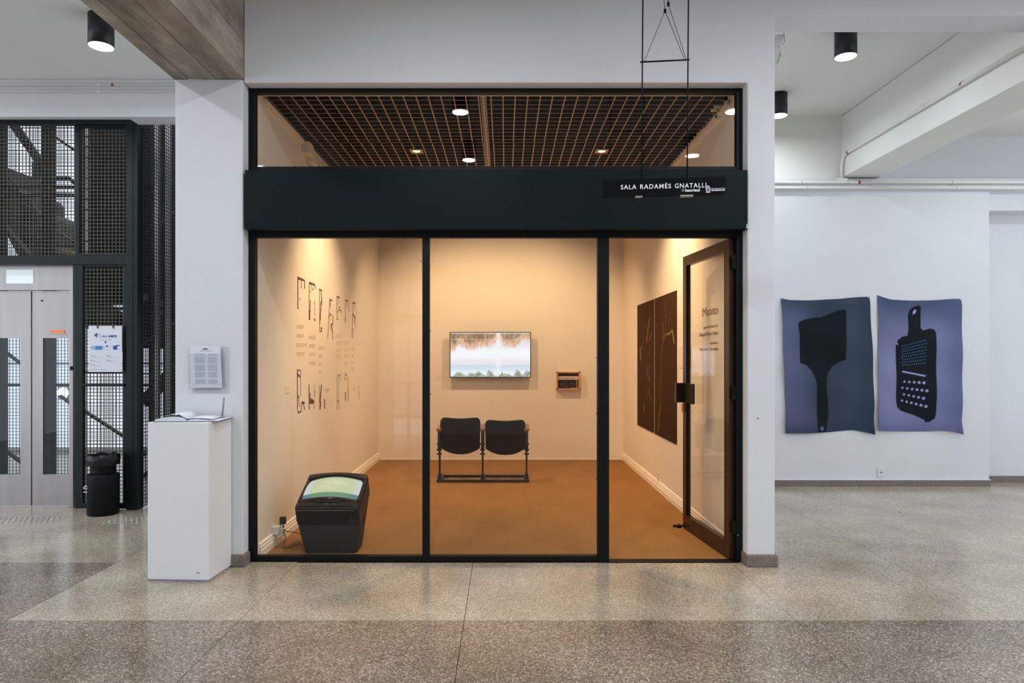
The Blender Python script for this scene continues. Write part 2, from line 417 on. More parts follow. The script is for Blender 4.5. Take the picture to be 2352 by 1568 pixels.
# ---- right bay: far wall, exhibition panel, ceiling beam
YP = 7.946
struct(B((1.86, YP, 0), (X(2272, YP), YP+.12, Z(435, YP)), 'wall_right', 'hall_paint', bevel=.004))
struct(B((1.86, 8.22, 0), (9, 8.4, 4.31), 'wall_back', 'hall_paint'))
struct(MB().box((1.86, YP, Z(412, YP)), (3.94, 8.22, 4.31)).build('wall_back', 'hall_ceiling'))
struct(B((X(2274, YP), 7.99, Z(450, YP)-.16), (9, 8.22, Z(437, YP)+.02), 'trim_3', 'hall_paint'))
struct(B((1.86, YP-.03, Z(436, YP)), (9, YP+.12, Z(412, YP)+.0), 'trim_4', 'hall_paint'))
BX0, BX1, BZ = 3.93, 4.365, Z(408, YP)
struct(B((BX0, 5.02, BZ), (BX1, YP+.27, 4.305), 'ceiling_beam', 'hall_ceiling', bevel=.01))
struct(B((1.86, 5.10, 4.31), (4.0, 8.4, 4.4), 'ceiling', 'hall_ceiling'))
struct(B((4.3, 5.16, 4.15), (9, 8.4, 4.25), 'ceiling', 'hall_ceiling'))
struct(B((-9, -3.2, 4.31), (9, 5.1, 4.41), 'ceiling', 'hall_ceiling'))
# side of the gallery seen from the right bay
struct(B((1.86, 5.14, 0), (1.944, 8.2, 4.31), 'wall_right', 'hall_paint'))
# stone skirting
struct(B((1.86, YP-.018, 0), (X(2274, YP), YP, .072), 'baseboard_right', 'base_stone', bevel=.003))
struct(B((1.86, YP-.020, .072), (X(2274, YP), YP, .079), 'trim_5', 'hall_paint'))
struct(B((X(2272, YP)+.02, 8.2, 0), (9, 8.222, .072), 'baseboard_back', 'base_stone', bevel=.003))
struct(B((1.735, YW-.022, 0), (1.962, 5.1, .085), 'baseboard_front', 'base_stone', bevel=.008))
struct(B((X(402, YW)-.01, YW-.022, 0), (-1.853, 4.99, .085), 'baseboard_front', 'base_stone', bevel=.008))

# ---- board-marked concrete beam running towards the viewer over the left pillar
cb = MB().box((-2.366, -3.2, 3.50), (-1.867-.006, YW, 4.31)).build('ceiling_beam', 'concrete'); struct(cb)
n = 5; wd = (2.366-1.867)/n
for k in range(n):
    off = [0, .004, .0015, .005, .002][k]
    for seg, (a, b) in enumerate(((-3.2, .7), (.7, 2.75), (2.75, 4.35), (4.35, 4.899))):
        B((-2.366+k*wd+.0015, a+.002, 3.490+off*(.6+.3*seg)), (-2.366+(k+1)*wd-.0015, b, 3.503), 'board_mark', 'concrete', cb)
for k in range(6):
    off = [.0, .003, .001, .004, 0, .002][k]
    B((-1.875, -3.2, 3.492+k*.136), (-1.867-off, 4.898, 3.492+(k+1)*.136-.002), 'board_mark', 'concrete', cb)
for o in cb.children: o['label'] = 'board imprint band of the raw concrete beam'

# ---- left bay
struct(B((-9, 4.6, 4.10), (-2.366, 6.45, 4.2), 'ceiling', 'hall_ceiling'))
YB = 6.39
lw = MB().box((-9, YB, Z(268, YB)), (-2.35, 6.47, 4.1)).box((X(316, 6.6), 6.472, Z(268, YB)+.001), (-2.35, 6.62, 4.1)).build('wall_left', 'hall_paint', bevel=.006); struct(lw)
# gallery flank seen past the pillar, and the stairwell's walls
struct(B((-2.40, 5.4, 0), (-1.955, 10.9, 4.1), 'wall_left', 'hall_paint'))
struct(B((-9, 10.9, -.0), (-1.9, 11.0, 7), 'wall_back', 'hall_paint'))
struct(B((-9, 6.47, 6.9), (-1.9, 11.0, 7), 'ceiling', 'hall_ceiling'))
struct(B((-9.1, 6.4, 0), (-9, 11.0, 7), 'wall_left', 'hall_paint'))
# hall wall behind the viewer, with tall glazed doors and a shuttered opening
hb = sthing('wall_behind', (0, -3.2, 0))
B((-9, -3.3, 0), (-2.2, -3.2, 4.31), 'wall_panel', 'hall_paint', hb)
B((-1.50, -3.3, 0), (9, -3.2, 4.31), 'wall_panel', 'hall_paint', hb)
B((-2.2, -3.3, 3.0), (-1.5, -3.2, 4.31), 'wall_panel', 'hall_paint', hb)
wb = sthing('window_3', (-1.85, -3.25, 0))
B((-2.18, -3.29, .3), (-1.52, -3.27, 3.0), 'pane', 'frosted_window', wb)
for x in (-2.18, -1.86, -1.54): B((x-.03, -3.27, 0), (x+.03, -3.2, 3.0), 'frame', 'moulding', wb)
for z in (.35, 1.0, 2.3, 2.95): B((-2.2, -3.265, z-.03), (-1.5, -3.2, z+.03), 'glazing_bar', 'moulding', wb)
dr = sthing('door_2', (1.0, -3.2, 0))
B((.35, -3.2, 0), (1.75, -3.15, 2.5), 'leaf', 'moulding', dr)
for x in (.45, 1.10):
    for z in (.2, 1.3): B((x, -3.15, z), (x+.5, -3.14, z+.95), 'door_panel', 'gallery_paint', dr)

# ---- storefront: frame, panes, fascia
YF = 5.0
sf = sthing('window_1', (0, YF, 0))
def fb(px0, px1, py0, py1, name='frame', d0=0, d1=.055, m='frame_black', par=None, bevel=.003):
    return B((X(px0, YF), YF+d0, max(.001, Z(py1, YF))), (X(px1, YF), YF+d1, Z(py0, YF)), name, m, par or sf, bevel)
fb(571, 586, 197, 1292, 'jamb'); fb(1692, 1706.5, 199, 1292, 'jamb')
fb(586, 1692, 198, 213, 'head'); fb(586, 1692, 382, 545, 'transom_bar', .0, .055)
fb(970, 986, 545, 1290, 'mullion', -.004, .06); fb(1373, 1399, 545, 1291, 'mullion', -.006, .065)
fb(586, 970, 1277, 1290, 'sill'); fb(986, 1373, 1277, 1290, 'sill')
fb(1391, 1393, 545, 1291, 'mullion_groove', -.009, -.003, 'cage_green', None, 0)
B((X(1399, YF), YF-.02, 0), (X(1695, YF), YF+.06, .006), 'threshold', 'frame_black', sf)
for (a, b, c, d) in ((586, 1692, 213, 382), (586, 970, 545, 1277), (986, 1373, 545, 1277)):
    o = B((X(a, YF), YF+.024, Z(d, YF)), (X(b, YF), YF+.030, Z(c, YF)), 'pane', 'pane_glass', sf)
# ragged paint edge over the head bar and small screws
for k, px in enumerate((776, 905, 1000, 1162, 1300, 1500, 1640)):
    B((X(px-14, YF), YF-.003, Z(200, YF)), (X(px+10, YF), YF, Z(197.5, YF)), 'paint_fleck', 'hall_paint', sf)
for px, py in ((967, 600), (989, 760), (989, 905), (1370, 822), (1370, 950), (1370, 1100), (1694.5, 1228)):
    MB().tube([(X(px, YF), YF-.006, Z(py, YF)), (X(px, YF), YF+.004, Z(py, YF))], .004, 8).build('screw', 'steel_stud' if px == 1694.5 else 'frame_black', sf)
YA = 4.88
fa = B((X(562, YA), YA, Z(526, YA)), (X(1717, YA), YF, Z(390, YA)), 'trim_6', 'fascia_black', bevel=.003); struct(fa)
tag(MB().tube([(X(1714.5, YA), YA-.006, Z(519, YA)), (X(1714.5, YA), YA-.006, Z(525, YA))], .006, 10).lathe([(.007, 0), (.004, .01), (.002, .02)], (X(1714.5, YA), YA-.006, Z(519, YA)), 10).build('cabinet_lock', 'steel_stud'), 'tiny bright metal catch at the lower right end of the black fascia', 'catch')

# ---- the open glazed door (hinged right, swung into the room)
hx, hy = 1.703, 5.045; ang = math.radians(96.0); L_ = .955
dirv = Vector((-math.sin(math.radians(5.6)), math.cos(math.radians(5.6)), 0)); nrm = Vector((-dirv.y, dirv.x, 0))
dz0, dz1 = .012, EYE+.877
d1 = sthing('door_1', (hx, hy, 0))
def dp(u, t, z): return Vector((hx, hy, 0)) + dirv*u + nrm*t + Vector((0, 0, z))
def dbox(u0, u1, t0, t1, z0, z1, name, m, par=d1, bevel=.002):
    return MB().hexa([dp(u0, t0, z0), dp(u1, t0, z0), dp(u1, t1, z0), dp(u0, t1, z0), dp(u0, t0, z1), dp(u1, t0, z1), dp(u1, t1, z1), dp(u0, t1, z1)]).build(name, m, par, bevel)
ST, TH = .075, .042
dbox(0, ST, 0, TH, dz0, dz1, 'stile', 'door_metal'); dbox(L_-ST, L_, 0, TH, dz0, dz1, 'stile', 'door_metal')
dbox(ST, L_-ST, 0, TH, dz1-.085, dz1, 'rail', 'door_metal'); dbox(ST, L_-ST, 0, TH, dz0, dz0+.12, 'rail', 'door_metal')
dbox(ST, L_-ST, .014, .020, dz0+.12, dz1-.085, 'pane', 'door_glass', bevel=0)
for u0, u1 in ((ST, ST+.012), (L_-ST-.012, L_-ST)): dbox(u0, u1, .022, TH+.001, dz0+.12, dz1-.085, 'glazing_bead', 'frame_black')
# pull plates either side of the free stile, the key box, hinges and floor bolt
zc = Z(903, 5.85)
pp = dbox(L_-.045, L_+.0, TH, TH+.075, zc-.085, zc+.085, 'pull_plate', 'door_metal')
pp2 = dbox(L_-.30, L_-.045, TH+.008, TH+.018, zc-.085, zc+.085, 'pull_plate', 'frame_black'); 
dbox(L_-.055, L_-.02, TH, TH+.02, zc-.17, zc-.095, 'lock_cylinder', 'brass')
for z in (.25, 1.24, 2.20):
    h = MB()
    for k in range(3): h.tube([(hx+.012, hy-.03, z-.045+k*.032), (hx+.012, hy-.03, z-.045+k*.032+.028)], .011, 10)
    h.box((hx-.03, hy-.036, z-.05), (hx+.012, hy-.03, z+.05))
    h.build('hinge', 'frame_black', d1)
hb_ = MB(); p = dp(L_, .02, 0); hb_.bar(p+Vector((0, .0, .02)), p+Vector((-.10, .03, .012)), .016, .012); hb_.lathe([(.02, 0), (.02, .012), (.01, .03)], (p.x-.05, p.y+.015, .002), 12)
hb_.build('floor_bolt', 'frame_black', d1)

# ---- open-cell ceiling of the gallery: each blade its own piece
ZG = 3.485
gc = sthing('ceiling', (0, 7.5, ZG))
gc.name = 'ceiling'
px_, pitch = [], .0952
panels = [(-1.815, 10), (-.865, 10), (.085, 10), (1.035, 7)]
ysegs = [(5.075, 6.305), (6.33, 7.565), (7.59, 8.825), (8.85, 9.98)]
def blade(a, b, ww, hh):
    """blade with dark sides and a brown lower lip"""
    mb = MB(); x0, x1 = sorted((a[0], b[0])); y0, y1 = sorted((a[1], b[1]))
    if x1-x0 < .001: x0 -= ww/2; x1 += ww/2
    else: y0 -= ww/2; y1 += ww/2
    mb.box((x0, y0, 0), (x1, y1, hh)); mb.bm.faces.ensure_lookup_table()
    mb.bm.faces[0].material_index = 1
    me = bpy.data.meshes.new('blade'); bmesh.ops.recalc_face_normals(mb.bm, faces=mb.bm.faces[:]); mb.bm.to_mesh(me); mb.bm.free()
    me.materials.append(M['blade_black']); me.materials.append(M['blade_brown']); return me
def put(me, loc):
    o = bpy.data.objects.new('blade', me); C.objects.link(o); o.location = loc; adopt(o, gc); return o
for si, (y0, y1) in enumerate(ysegs):
    me = blade((0, 0), (0, y1-y0), .0095, .05)
    wide = blade((0, 0), (0, y1-y0), .016, .05)
    for pi, (xa, nn) in enumerate(panels):
        for k in range(nn):
            dx = [0, .004, -.003, .002][si]
            put(me, (xa+k*pitch+dx+.001*((k*7) % 3), y0, ZG+(.003 if k % 5 == 0 else 0)))
yy = 5.10; rows = []
while yy < 9.95:
    rows.append(yy); yy += pitch*1.0
mt = blade((GL+.01, 0), (GR-.01, 0), .0085, .047)
for k, y in enumerate(rows): put(mt, (0, y, ZG+.004+.0015*((k*5) % 3)))
# perforated channel under the grid
pc = MB().box((-.185, 5.1, ZG-.012), (-.135, 9.95, ZG-.004)).box((-.185, 5.1, ZG-.012), (-.182, 9.95, ZG+.01)).box((-.138, 5.1, ZG-.012), (-.135, 9.95, ZG+.01))
for k in range(70):
    for sx in (-.172, -.148): pc.box((sx-.006, 5.16+k*.042, ZG-.0135), (sx+.006, 5.178+k*.042, ZG-.0115), 1)
pc = pc.build('perforated_channel', ['perforated_steel', 'plenum_black'], gc)
# recessed spots
for x, y, lab in ((-.84, 6.55, 'small square-trimmed warm spotlight left in the black grid ceiling'), (.935, 6.55, 'small square-trimmed warm spotlight right in the black grid ceiling')):
    t = thing('recessed_spotlight', (x, y, ZG-.01), lab, 'spotlight', 'recessed spotlights in the grid ceiling')
    fr = MB()
    for a, b in (((-.06, -.06), (.06, -.035)), ((-.06, .035), (.06, .06)), ((-.06, -.035), (-.035, .035)), ((.035, -.035), (.06, .035))):
        fr.box((x+a[0], y+a[1], ZG-.014), (x+b[0], y+b[1], ZG-.004))
    fr.build('trim_ring', 'blade_brown', t)
    MB().lathe([(.030, 0), (.034, .006), (.02, .012)], (x, y, ZG-.012), 20).build('bulb', 'warm_bulb', t)

# ---- downlight cylinders
lampA = thing('cylinder_downlight', (0, 0, 0), '', 'ceiling lamp', 'black cylinder downlights')
MB().lathe([(.0895, .235), (.0895, .0), (.086, -.0), (.083, .01)][::-1], (0, 0, -.235), 40).build('housing', 'lamp_black', lampA)
MB().lathe([(.0855, .004), (.0855, .0), (.07, -.004)][::-1], (0, 0, -.236), 40).build('diffuser', 'lamp_white', lampA)
labs = ['black cylinder ceiling lamp right of the pillar, the nearer of two', 'black cylinder ceiling lamp half hidden behind the right pillar',
        'black cylinder ceiling lamp mirrored in the transom glass beside the channel, upper one', 'black cylinder ceiling lamp mirrored in the transom glass beside the channel, lower one',
        'black cylinder ceiling lamp mirrored at the upper right corner of the transom glass', 'black cylinder ceiling lamp mirrored at the lower right of the transom glass',
        'black cylinder ceiling lamp beside the raw concrete beam at the left', None, None, None, 'black cylinder ceiling lamp at the right edge beyond the white beam', None, None]
for i, (x, y, zc_) in enumerate(HL):
    o = lampA if i == 0 else copy_tree(lampA)
    o.location = (x, y, zc_)
    o['label'] = labs[i] or 'black cylinder ceiling lamp of the hall outside the picture frame'

# ================================================================ LIFT CAGE AND STAIRS (left)
YC = 6.72
cage = thing('lift_cage', (-4.2, YC, 0), 'dark green steel lift shaft cage with wire mesh panels left of the white pillar', 'lift cage')
def cb_(px0, px1, py0, py1, name='frame_bar', d0=0, d1=.05, m='cage_green'):
    return B((X(px0, YC), YC+d0, max(.001, Z(py1, YC))), (X(px1, YC), YC+d1, Z(py0, YC)), name, m, cage, .003)
cb_(-700, 318, 262, 286, d0=-.01); cb_(292, 318, 286, 1171, 'corner_post', -.02, .09); cb_(306, 308, 286, 1171, 'post_edge', -.026, -.018)
cb_(172, 182, 286, 607, 'post'); cb_(172, 190, 607, 1168, 'post'); cb_(-700, 300, 587, 607, 'crossbar', -.01, .05)
cb_(182, 292, 286, 292); cb_(182, 292, 582, 587)
cb_(190, 292, 600, 611, 'panel_rail'); cb_(190, 292, 881, 887, 'panel_rail'); cb_(190, 292, 853, 858, 'panel_rail', .03, .06); cb_(190, 292, 1155, 1168, 'panel_rail')
cb_(283, 292, 611, 1155, 'panel_stile')
for px, py in ((311, 470), (312, 660), (313, 752), (312, 880), (313, 1050)): 
    MB().tube([(X(px, YC), YC-.028, Z(py, YC)), (X(px, YC), YC-.018, Z(py, YC))], .006, 8).build('rivet', 'cage_green', cage)
def mesh_panel(name, p0, u, v, nu, nv, r, m, parent):
    """wire mesh: nu wires along v, nv wires along u, joined as one netting"""
    p0, u, v = Vector(p0), Vector(u), Vector(v); n_ = u.cross(v).normalized()
    mb = MB()
    for i in range(nu+1):
        a = p0+u*(i/nu); mb.bar(a, a+v, r*2, r*2, up=n_)
    for j in range(nv+1):
        a = p0+v*(j/nv)+n_*r; mb.bar(a, a+u, r*2, r*2, up=n_)
    return mb.build(name, m, parent, kind='stuff')
S = .0365
def mpx(px0, px1, py0, py1, y, m='mesh_wire', r=.0026, s=S, name='wire_mesh', parent=cage):
    x0, x1, z0, z1 = X(px0, y), X(px1, y), Z(py1, y), Z(py0, y)
    return mesh_panel(name, (x0, y, z0), (x1-x0, 0, 0), (0, 0, z1-z0), max(1, round((x1-x0)/s)), max(1, round((z1-z0)/s)), r, m, parent)
mpx(-120, 172, 286, 587, YC+.025); mpx(182, 292, 292, 582, YC+.025); mpx(190, 283, 611, 1155, YC+.025)
# rear netting of the shaft seen through the front one
YR = 8.45
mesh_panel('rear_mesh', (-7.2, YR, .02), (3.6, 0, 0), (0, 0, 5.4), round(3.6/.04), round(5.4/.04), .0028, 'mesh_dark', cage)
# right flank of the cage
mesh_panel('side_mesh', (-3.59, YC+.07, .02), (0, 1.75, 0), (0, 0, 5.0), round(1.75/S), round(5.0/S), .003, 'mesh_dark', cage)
B((-3.62, YR-.03, 0), (-3.56, YR+.04, 5.4), 'rear_post', 'cage_green', cage)
for x in (X(114, YR), X(2, YR)):
    B((x-.055, YR-.06, 0), (x+.055, YR+.05, 5.4), 'rear_post', 'stair_black', cage)
for z in (Z(884, 8.45), 2.1, Z(449, YR), 3.6, 4.6): B((-7.2, YR-.02, z-.016), (-3.6, YR+.02, z+.016), 'rear_rail', 'stair_black', cage)
# counterweight shaft: dark back sheet behind the narrow panels
B((X(186, 7.6), 7.6, Z(700, 7.6)), (X(300, 7.6), 7.62, 5.2), 'back_sheet', 'stair_black', cage)
for k in range(13): B((X(196, 7.5), 7.5, 2.55+k*.115), (X(202, 7.5), 7.53, 2.55+k*.115+.10), 'guide_plate', 'stainless', cage)
# guide rails at the flank
for x in (-3.95, -3.82): B((x, 7.7, 0), (x+.05, 7.75, 5), 'guide_rail', 'stainless', cage)
B((-3.2, 8.0, 2.0), (-2.42, 8.05, 5.5), 'back_sheet', 'stair_black', cage)

# lift doors
YE = 6.85
ld = thing('lift_door', (-4.6, YE, 0), 'brushed steel lift doors with narrow glass windows and a lit floor display above', 'lift door')
def lb(px0, px1, py0, py1, name, m='stainless', d0=0, d1=.04, par=ld, bevel=.002):
    return B((X(px0, YE), YE+d0, max(.001, Z(py1, YE))), (X(px1, YE), YE+d1, Z(py0, YE)), name, m, par, bevel)
lb(-90, 172, 607, 667, 'header', d0=-.03); lb(163, 172, 667, 1165, 'jamb', d0=-.03); lb(-60, 163, 1162, 1166, 'sill', 'steel_stud')
lb(70, 163, 667, 672, 'door_top_shadow', 'frame_black', .0, .01) if False else None
def leaf(a, b, w0, w1):
    lf = MB()
    def q(px0, px1, py0, py1): lf.box((X(px0, YE), YE+.01, max(.006, Z(py1, YE))), (X(px1, YE), YE+.045, Z(py0, YE)))
    q(a, w0, 668, 1162); q(w1, b, 668, 1162); q(w0, w1, 668, 776); q(w0, w1, 1090, 1162)
    lf = lf.build('door_leaf', 'stainless', ld)
    lb(w0, w1, 776, 1090, 'pane', 'lift_glass', .024, .030, lf, 0)
leaf(72.5, 162, 97, 158); leaf(-20, 69.5, -14, 45); 
lb(20, 82, 620, 652, 'display', 'display_panel', -.036, -.030)
lb(115, 147, 758, 765, 'notice_strip', 'orange_led', .004, .010); lb(112, 150, 764.5, 767, 'notice_edge', 'paper_grey', .002, .010)
lb(166, 173, 841, 850, 'call_button', 'frame_black', -.04, -.03)
MB().tube([(X(95, YE), YE+.002, Z(690, YE)), (X(95, YE), YE+.012, Z(690, YE))], .008, 12).build('keyhole', 'frame_black', ld)

# steel stair behind the shaft
YS = 9.3
st = thing('steel_staircase', (-5.5, YS, 0), 'black steel staircase with sloping stringers seen through the lift cage mesh', 'staircase')
def sb(p, q, w_, name='stringer', y=YS, m='stair_black', d=.06):
    return MB().bar((X(p[0], y), y, Z(p[1], y)), (X(q[0], y), y, Z(q[1], y)), w_, d).build(name, m, st)
sb((20, 270), (112, 400), .10); sb((92, 270), (112, 300), .04); sb((93, 372), (93, 412), .2, 'landing_bracket')
sb((126, 314), (176, 348), .028, 'handrail'); sb((126, 410), (158, 410), .05, 'landing_edge'); sb((157, 408), (176, 424), .04, 'handrail')
sb((50, 449), (176, 449), .035, 'landing_edge')
# sawtooth flight
fl_ = MB(); a = [(-10, 380), (4, 380), (4, 422), (40, 432), (50, 444), (50, 468), (76, 480), (88, 494), (88, 518), (112, 526), (126, 530), (126, 557), (172, 566), (172, 640), (70, 640), (5, 520), (-10, 505)]
pts = [(X(x, YS), YS, Z(y, YS)) for x, y in a]; fl_.prism(pts, (0, .9, 0)); fl_.build('flight', 'stair_black', st)
for p, q in (((0, 385), (42, 430)), ((50, 452), (80, 480)), ((60, 448), (112, 522)), ((126, 528), (176, 560))): sb(p, q, .022, 'handrail', YS-.1)
sb((4, 505), (74, 588), .03, 'handrail', YS-.2, 'mesh_wire')
sb((128, 573), (176, 580), .08, 'landing_edge', YS-.3, 'stair_stone'); sb((146, 574), (170, 580), .02, 'nosing_strip', YS-.38, 'yellow')
# lower flights through the doors and the panel below
for p, q in (((2, 800), (50, 836)), ((2, 1026), (50, 1062)), ((95, 878), (106, 886)), ((138, 908), (165, 928)), ((186, 938), (300, 1012)), ((186, 715), (262, 765))): sb(p, q, .026, 'handrail')
sb((190, 700), (300, 775), .45, 'flight_soffit', YS+.2)
# handrails going up beside the flank, towards the right
for p, q, w_ in (((316, 552), (404, 478), .035), ((320, 795), (404, 735), .03), ((320, 858), (352, 858), .02), ((318, 1030), (334, 1045), .03), ((318, 1118), (340, 1082), .03)):
    sb(p, q, w_, 'handrail', 8.6, 'cage_green')
sb((330, 925), (404, 845), .14, 'handrail', 8.3, 'frame_black'); sb((326, 926), (336, 926), .03, 'handrail_end', 8.25, 'frame_black')
for px0, px1 in ((341, 358), (375, 410)): B((X(px0, 9.0), 9.0, 0), (X(px1, 9.0), 9.05, 2.2), 'stair_wall', 'stair_black', st)
B((X(300, 9.0), 9.0, Z(800, 9.0)), (X(410, 9.0), 9.06, 6.5), 'stair_wall', 'stair_black', st)
B((X(322, 8.9), 8.9, Z(690, 8.9)), (X(338, 8.9), 8.95, Z(676, 8.9)), 'step', 'stair_stone', st); B((X(359, 8.9), 8.9, Z(722, 8.9)), (X(371, 8.9), 8.95, Z(690, 8.9)), 'step', 'stair_stone', st)
B((X(359, 8.88), 8.88, Z(712, 8.88)), (X(371, 8.88), 8.89, Z(708, 8.88)), 'nosing_strip', 'yellow', st)
for k in range(4):
    B((-3.5, 7.3+k*.3, .0), (-2.45, 7.9+k*.3, .12*(k+1)+.02*0), 'step', 'stair_stone', st, .004)
B((-3.5, 7.295, .085), (-3.3, 7.299, .115), 'nosing_strip', 'yellow', st)
# stairwell windows
for i, (x0, x1) in enumerate(((-8.9, -6.85), (-6.75, -5.3))):
    wn = sthing('window_2' if i == 0 else 'window_4', ((x0+x1)/2, 10.88, 0))
    B((x0, 10.86, .05), (x1, 10.89, 5.6), 'pane', 'frosted_window', wn)
    for z in (.05, 1.4, 2.75, 4.1, 5.5): B((x0, 10.82, z-.02), (x1, 10.86, z+.02), 'glazing_bar', 'hall_paint', wn)

sl = thing('glare_disc', (X(131, 10.6), 10.6, Z(903, 10.6)), 'round glowing disc added for the glare in the glass of the right lift door', 'lamp')  # glowing disc added to stand for the bright glare in the lift glass
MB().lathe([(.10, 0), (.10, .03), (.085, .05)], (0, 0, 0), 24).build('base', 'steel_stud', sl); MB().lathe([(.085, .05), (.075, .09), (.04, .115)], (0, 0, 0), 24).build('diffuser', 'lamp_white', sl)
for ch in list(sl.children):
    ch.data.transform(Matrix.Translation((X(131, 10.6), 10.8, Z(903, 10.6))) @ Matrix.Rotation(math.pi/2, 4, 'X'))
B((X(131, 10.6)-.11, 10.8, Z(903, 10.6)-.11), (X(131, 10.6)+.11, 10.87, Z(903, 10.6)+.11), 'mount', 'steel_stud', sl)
# tactile studs in front of the lift
for nm_, x0, nx, lab in (('tactile_studs', -4.95, 17, 'row of small raised metal floor studs in front of the lift doors'), ('tactile_studs', -3.62, 10, 'patch of small raised metal floor studs between the black bin and the plinth')):
    mb = MB()
    for i in range(nx):
        for j in range(6):
            x = x0+i*.05+(j % 2)*.025; y = 6.18+j*.045
            mb.lathe([(.011, 0), (.009, .004), (.004, .006)], (x, y, 0), 8)
    o = mb.build(nm_, 'steel_stud', kind='stuff'); tag(o, lab, 'floor studs')

# bin
bx, by = X(237, 6.54), 6.54
bn = thing('waste_bin', (bx, by, 0), 'black plastic waste bin lined with a black bag in front of the lift cage', 'bin')
prof = [(.128, 0), (.136, .01), (.140, .30), (.142, .372), (.136, .385), (.112, .392)]
MB().lathe(prof, (bx, by, 0), 40).build('body', 'bin_black', bn)
MB().lathe([(.110, .385), (.104, .41), (.104, .455), (.112, .475), (.118, .48)], (bx, by, 0), 40).build('neck', 'bin_black', bn)
bag = MB(); rings = []
for r, z in ((.130, .470), (.140, .476), (.143, .535), (.139, .566), (.128, .572), (.12, .52)):
    rings.append([(bx+(r+.005*math.sin(k*1.7+z*40))*math.cos(k*2*math.pi/44), by+(r+.005*math.sin(k*1.7+z*40))*math.sin(k*2*math.pi/44), z+.006*math.sin(k*.9)) for k in range(44)])
bag.loft(rings, smooth=True).build('bag', 'bag_black', bn)
rc = MB()
for k in range(3):
    a = 2.6+k*2.1; cxx, czz = bx-.105, .27
    rc.bar((cxx+.018*math.cos(a), by-.1015, czz+.018*math.sin(a)), (cxx+.018*math.cos(a+1.4), by-.1015, czz+.018*math.sin(a+1.4)), .007, .012)
rc.box((cxx-.02, by-.107, czz-.045), (cxx+.02, by-.09, czz-.038))
o = rc.build('recycling_mark', 'sign_letter', bn); o['label'] = 'white mark on the bin body'

# floor-plan poster on the cage
YQ = YC-.045
ps = thing('floor_plan_poster', (X(241, YQ), YQ, Z(855, YQ)), 'white floor plan poster with blue map clipped to the lift cage', 'poster')
B((X(203.5, YQ), YQ, Z(854, YQ)), (X(280, YQ), YQ+.004, Z(748, YQ)), 'sheet', 'paper', ps)
def pq(px, py): return (X(px, YQ), YQ-.001, Z(py, YQ))
xd = (1, 0, 0)
text('numeral', '4', .058, pq(217, 774), xd, 'ink_blue', ps, off=.0018)
text('ordinal_mark', 'O', .018, pq(225.5, 769), xd, 'ink_blue', ps)
B(pq(231.5, 774), (X(231.9, YQ), YQ, Z(766, YQ)), 'rule', 'ink_blue', ps); B(pq(226, 774.5), (X(231.5, YQ), YQ, Z(774, YQ)), 'rule', 'ink_blue', ps)
text('heading', 'ALA', .026, pq(234.5, 774), xd, 'ink_blue', ps, fit=X(246, YQ)-X(234.5, YQ)); text('heading', 'OESTE', .026, pq(249, 774), xd, 'ink_blue', ps, off=.001, fit=X(268, YQ)-X(249, YQ))
def pbar(a, b, c, d, m, nm='printed_block'): return B((X(a, YQ), YQ-.001, Z(d, YQ)), (X(b, YQ), YQ, Z(c, YQ)), nm, m, ps)
pbar(229, 247, 779.3, 780, 'ink_paleblue', 'printed_line'); pbar(247, 256, 779, 780.2, 'ink_midblue', 'printed_line')
MB().tube([(X(242.3, YQ), YQ-.002, Z(785, YQ)), (X(242.3, YQ), YQ, Z(785, YQ))], .008, 14).build('map_pin', 'ink_blue', ps)
MB().prism([(X(240.8, YQ), YQ-.001, Z(786, YQ)), (X(243.8, YQ), YQ-.001, Z(786, YQ)), (X(242.3, YQ), YQ-.001, Z(789, YQ))], (0, .001, 0)).build('map_pin', 'ink_blue', ps)
pbar(209, 219, 794, 802.5, 'ink_paleblue'); pbar(219.3, 235, 794.3, 803, 'ink_midblue'); pbar(236, 240, 795, 799, 'ink_paleblue'); pbar(244, 248, 793, 797, 'ink_blue')
pbar(260, 269, 794, 802.5, 'ink_blue'); pbar(265, 275, 792.3, 794.5, 'ink_blue'); pbar(250, 260, 793.6, 794, 'ink_grey', 'printed_line'); pbar(236, 251, 802.6, 803, 'ink_grey', 'printed_line'); pbar(269, 275, 802.4, 802.9, 'ink_grey', 'printed_line')
for px, ys_, n0 in ((208.5, (817, 827, 837), 1), (245, (817, 827), 4)):
    for k, yv in enumerate(ys_):
        text('list_number', str(n0+k), .018, pq(px, yv+1.5), xd, 'ink_blue', ps)
        pbar(px+4.5, px+10, yv, yv+.7, 'ink_grey', 'printed_line'); pbar(px+4.5, px+23, yv+3, yv+3.6, 'ink_paleblue', 'printed_line')
pbar(213, 223, 848, 848.7, 'ink_grey', 'printed_line'); pbar(230, 241, 848, 848.7, 'ink_grey', 'printed_line')
for px in (225, 261):
    c_ = MB().tube([pq(px, 753), (X(px, YQ), YQ-.012, Z(750, YQ)), (X(px, YQ), YQ+.01, Z(745, YQ))], .006, 8); c_.build('clip', 'ink_brown', ps)

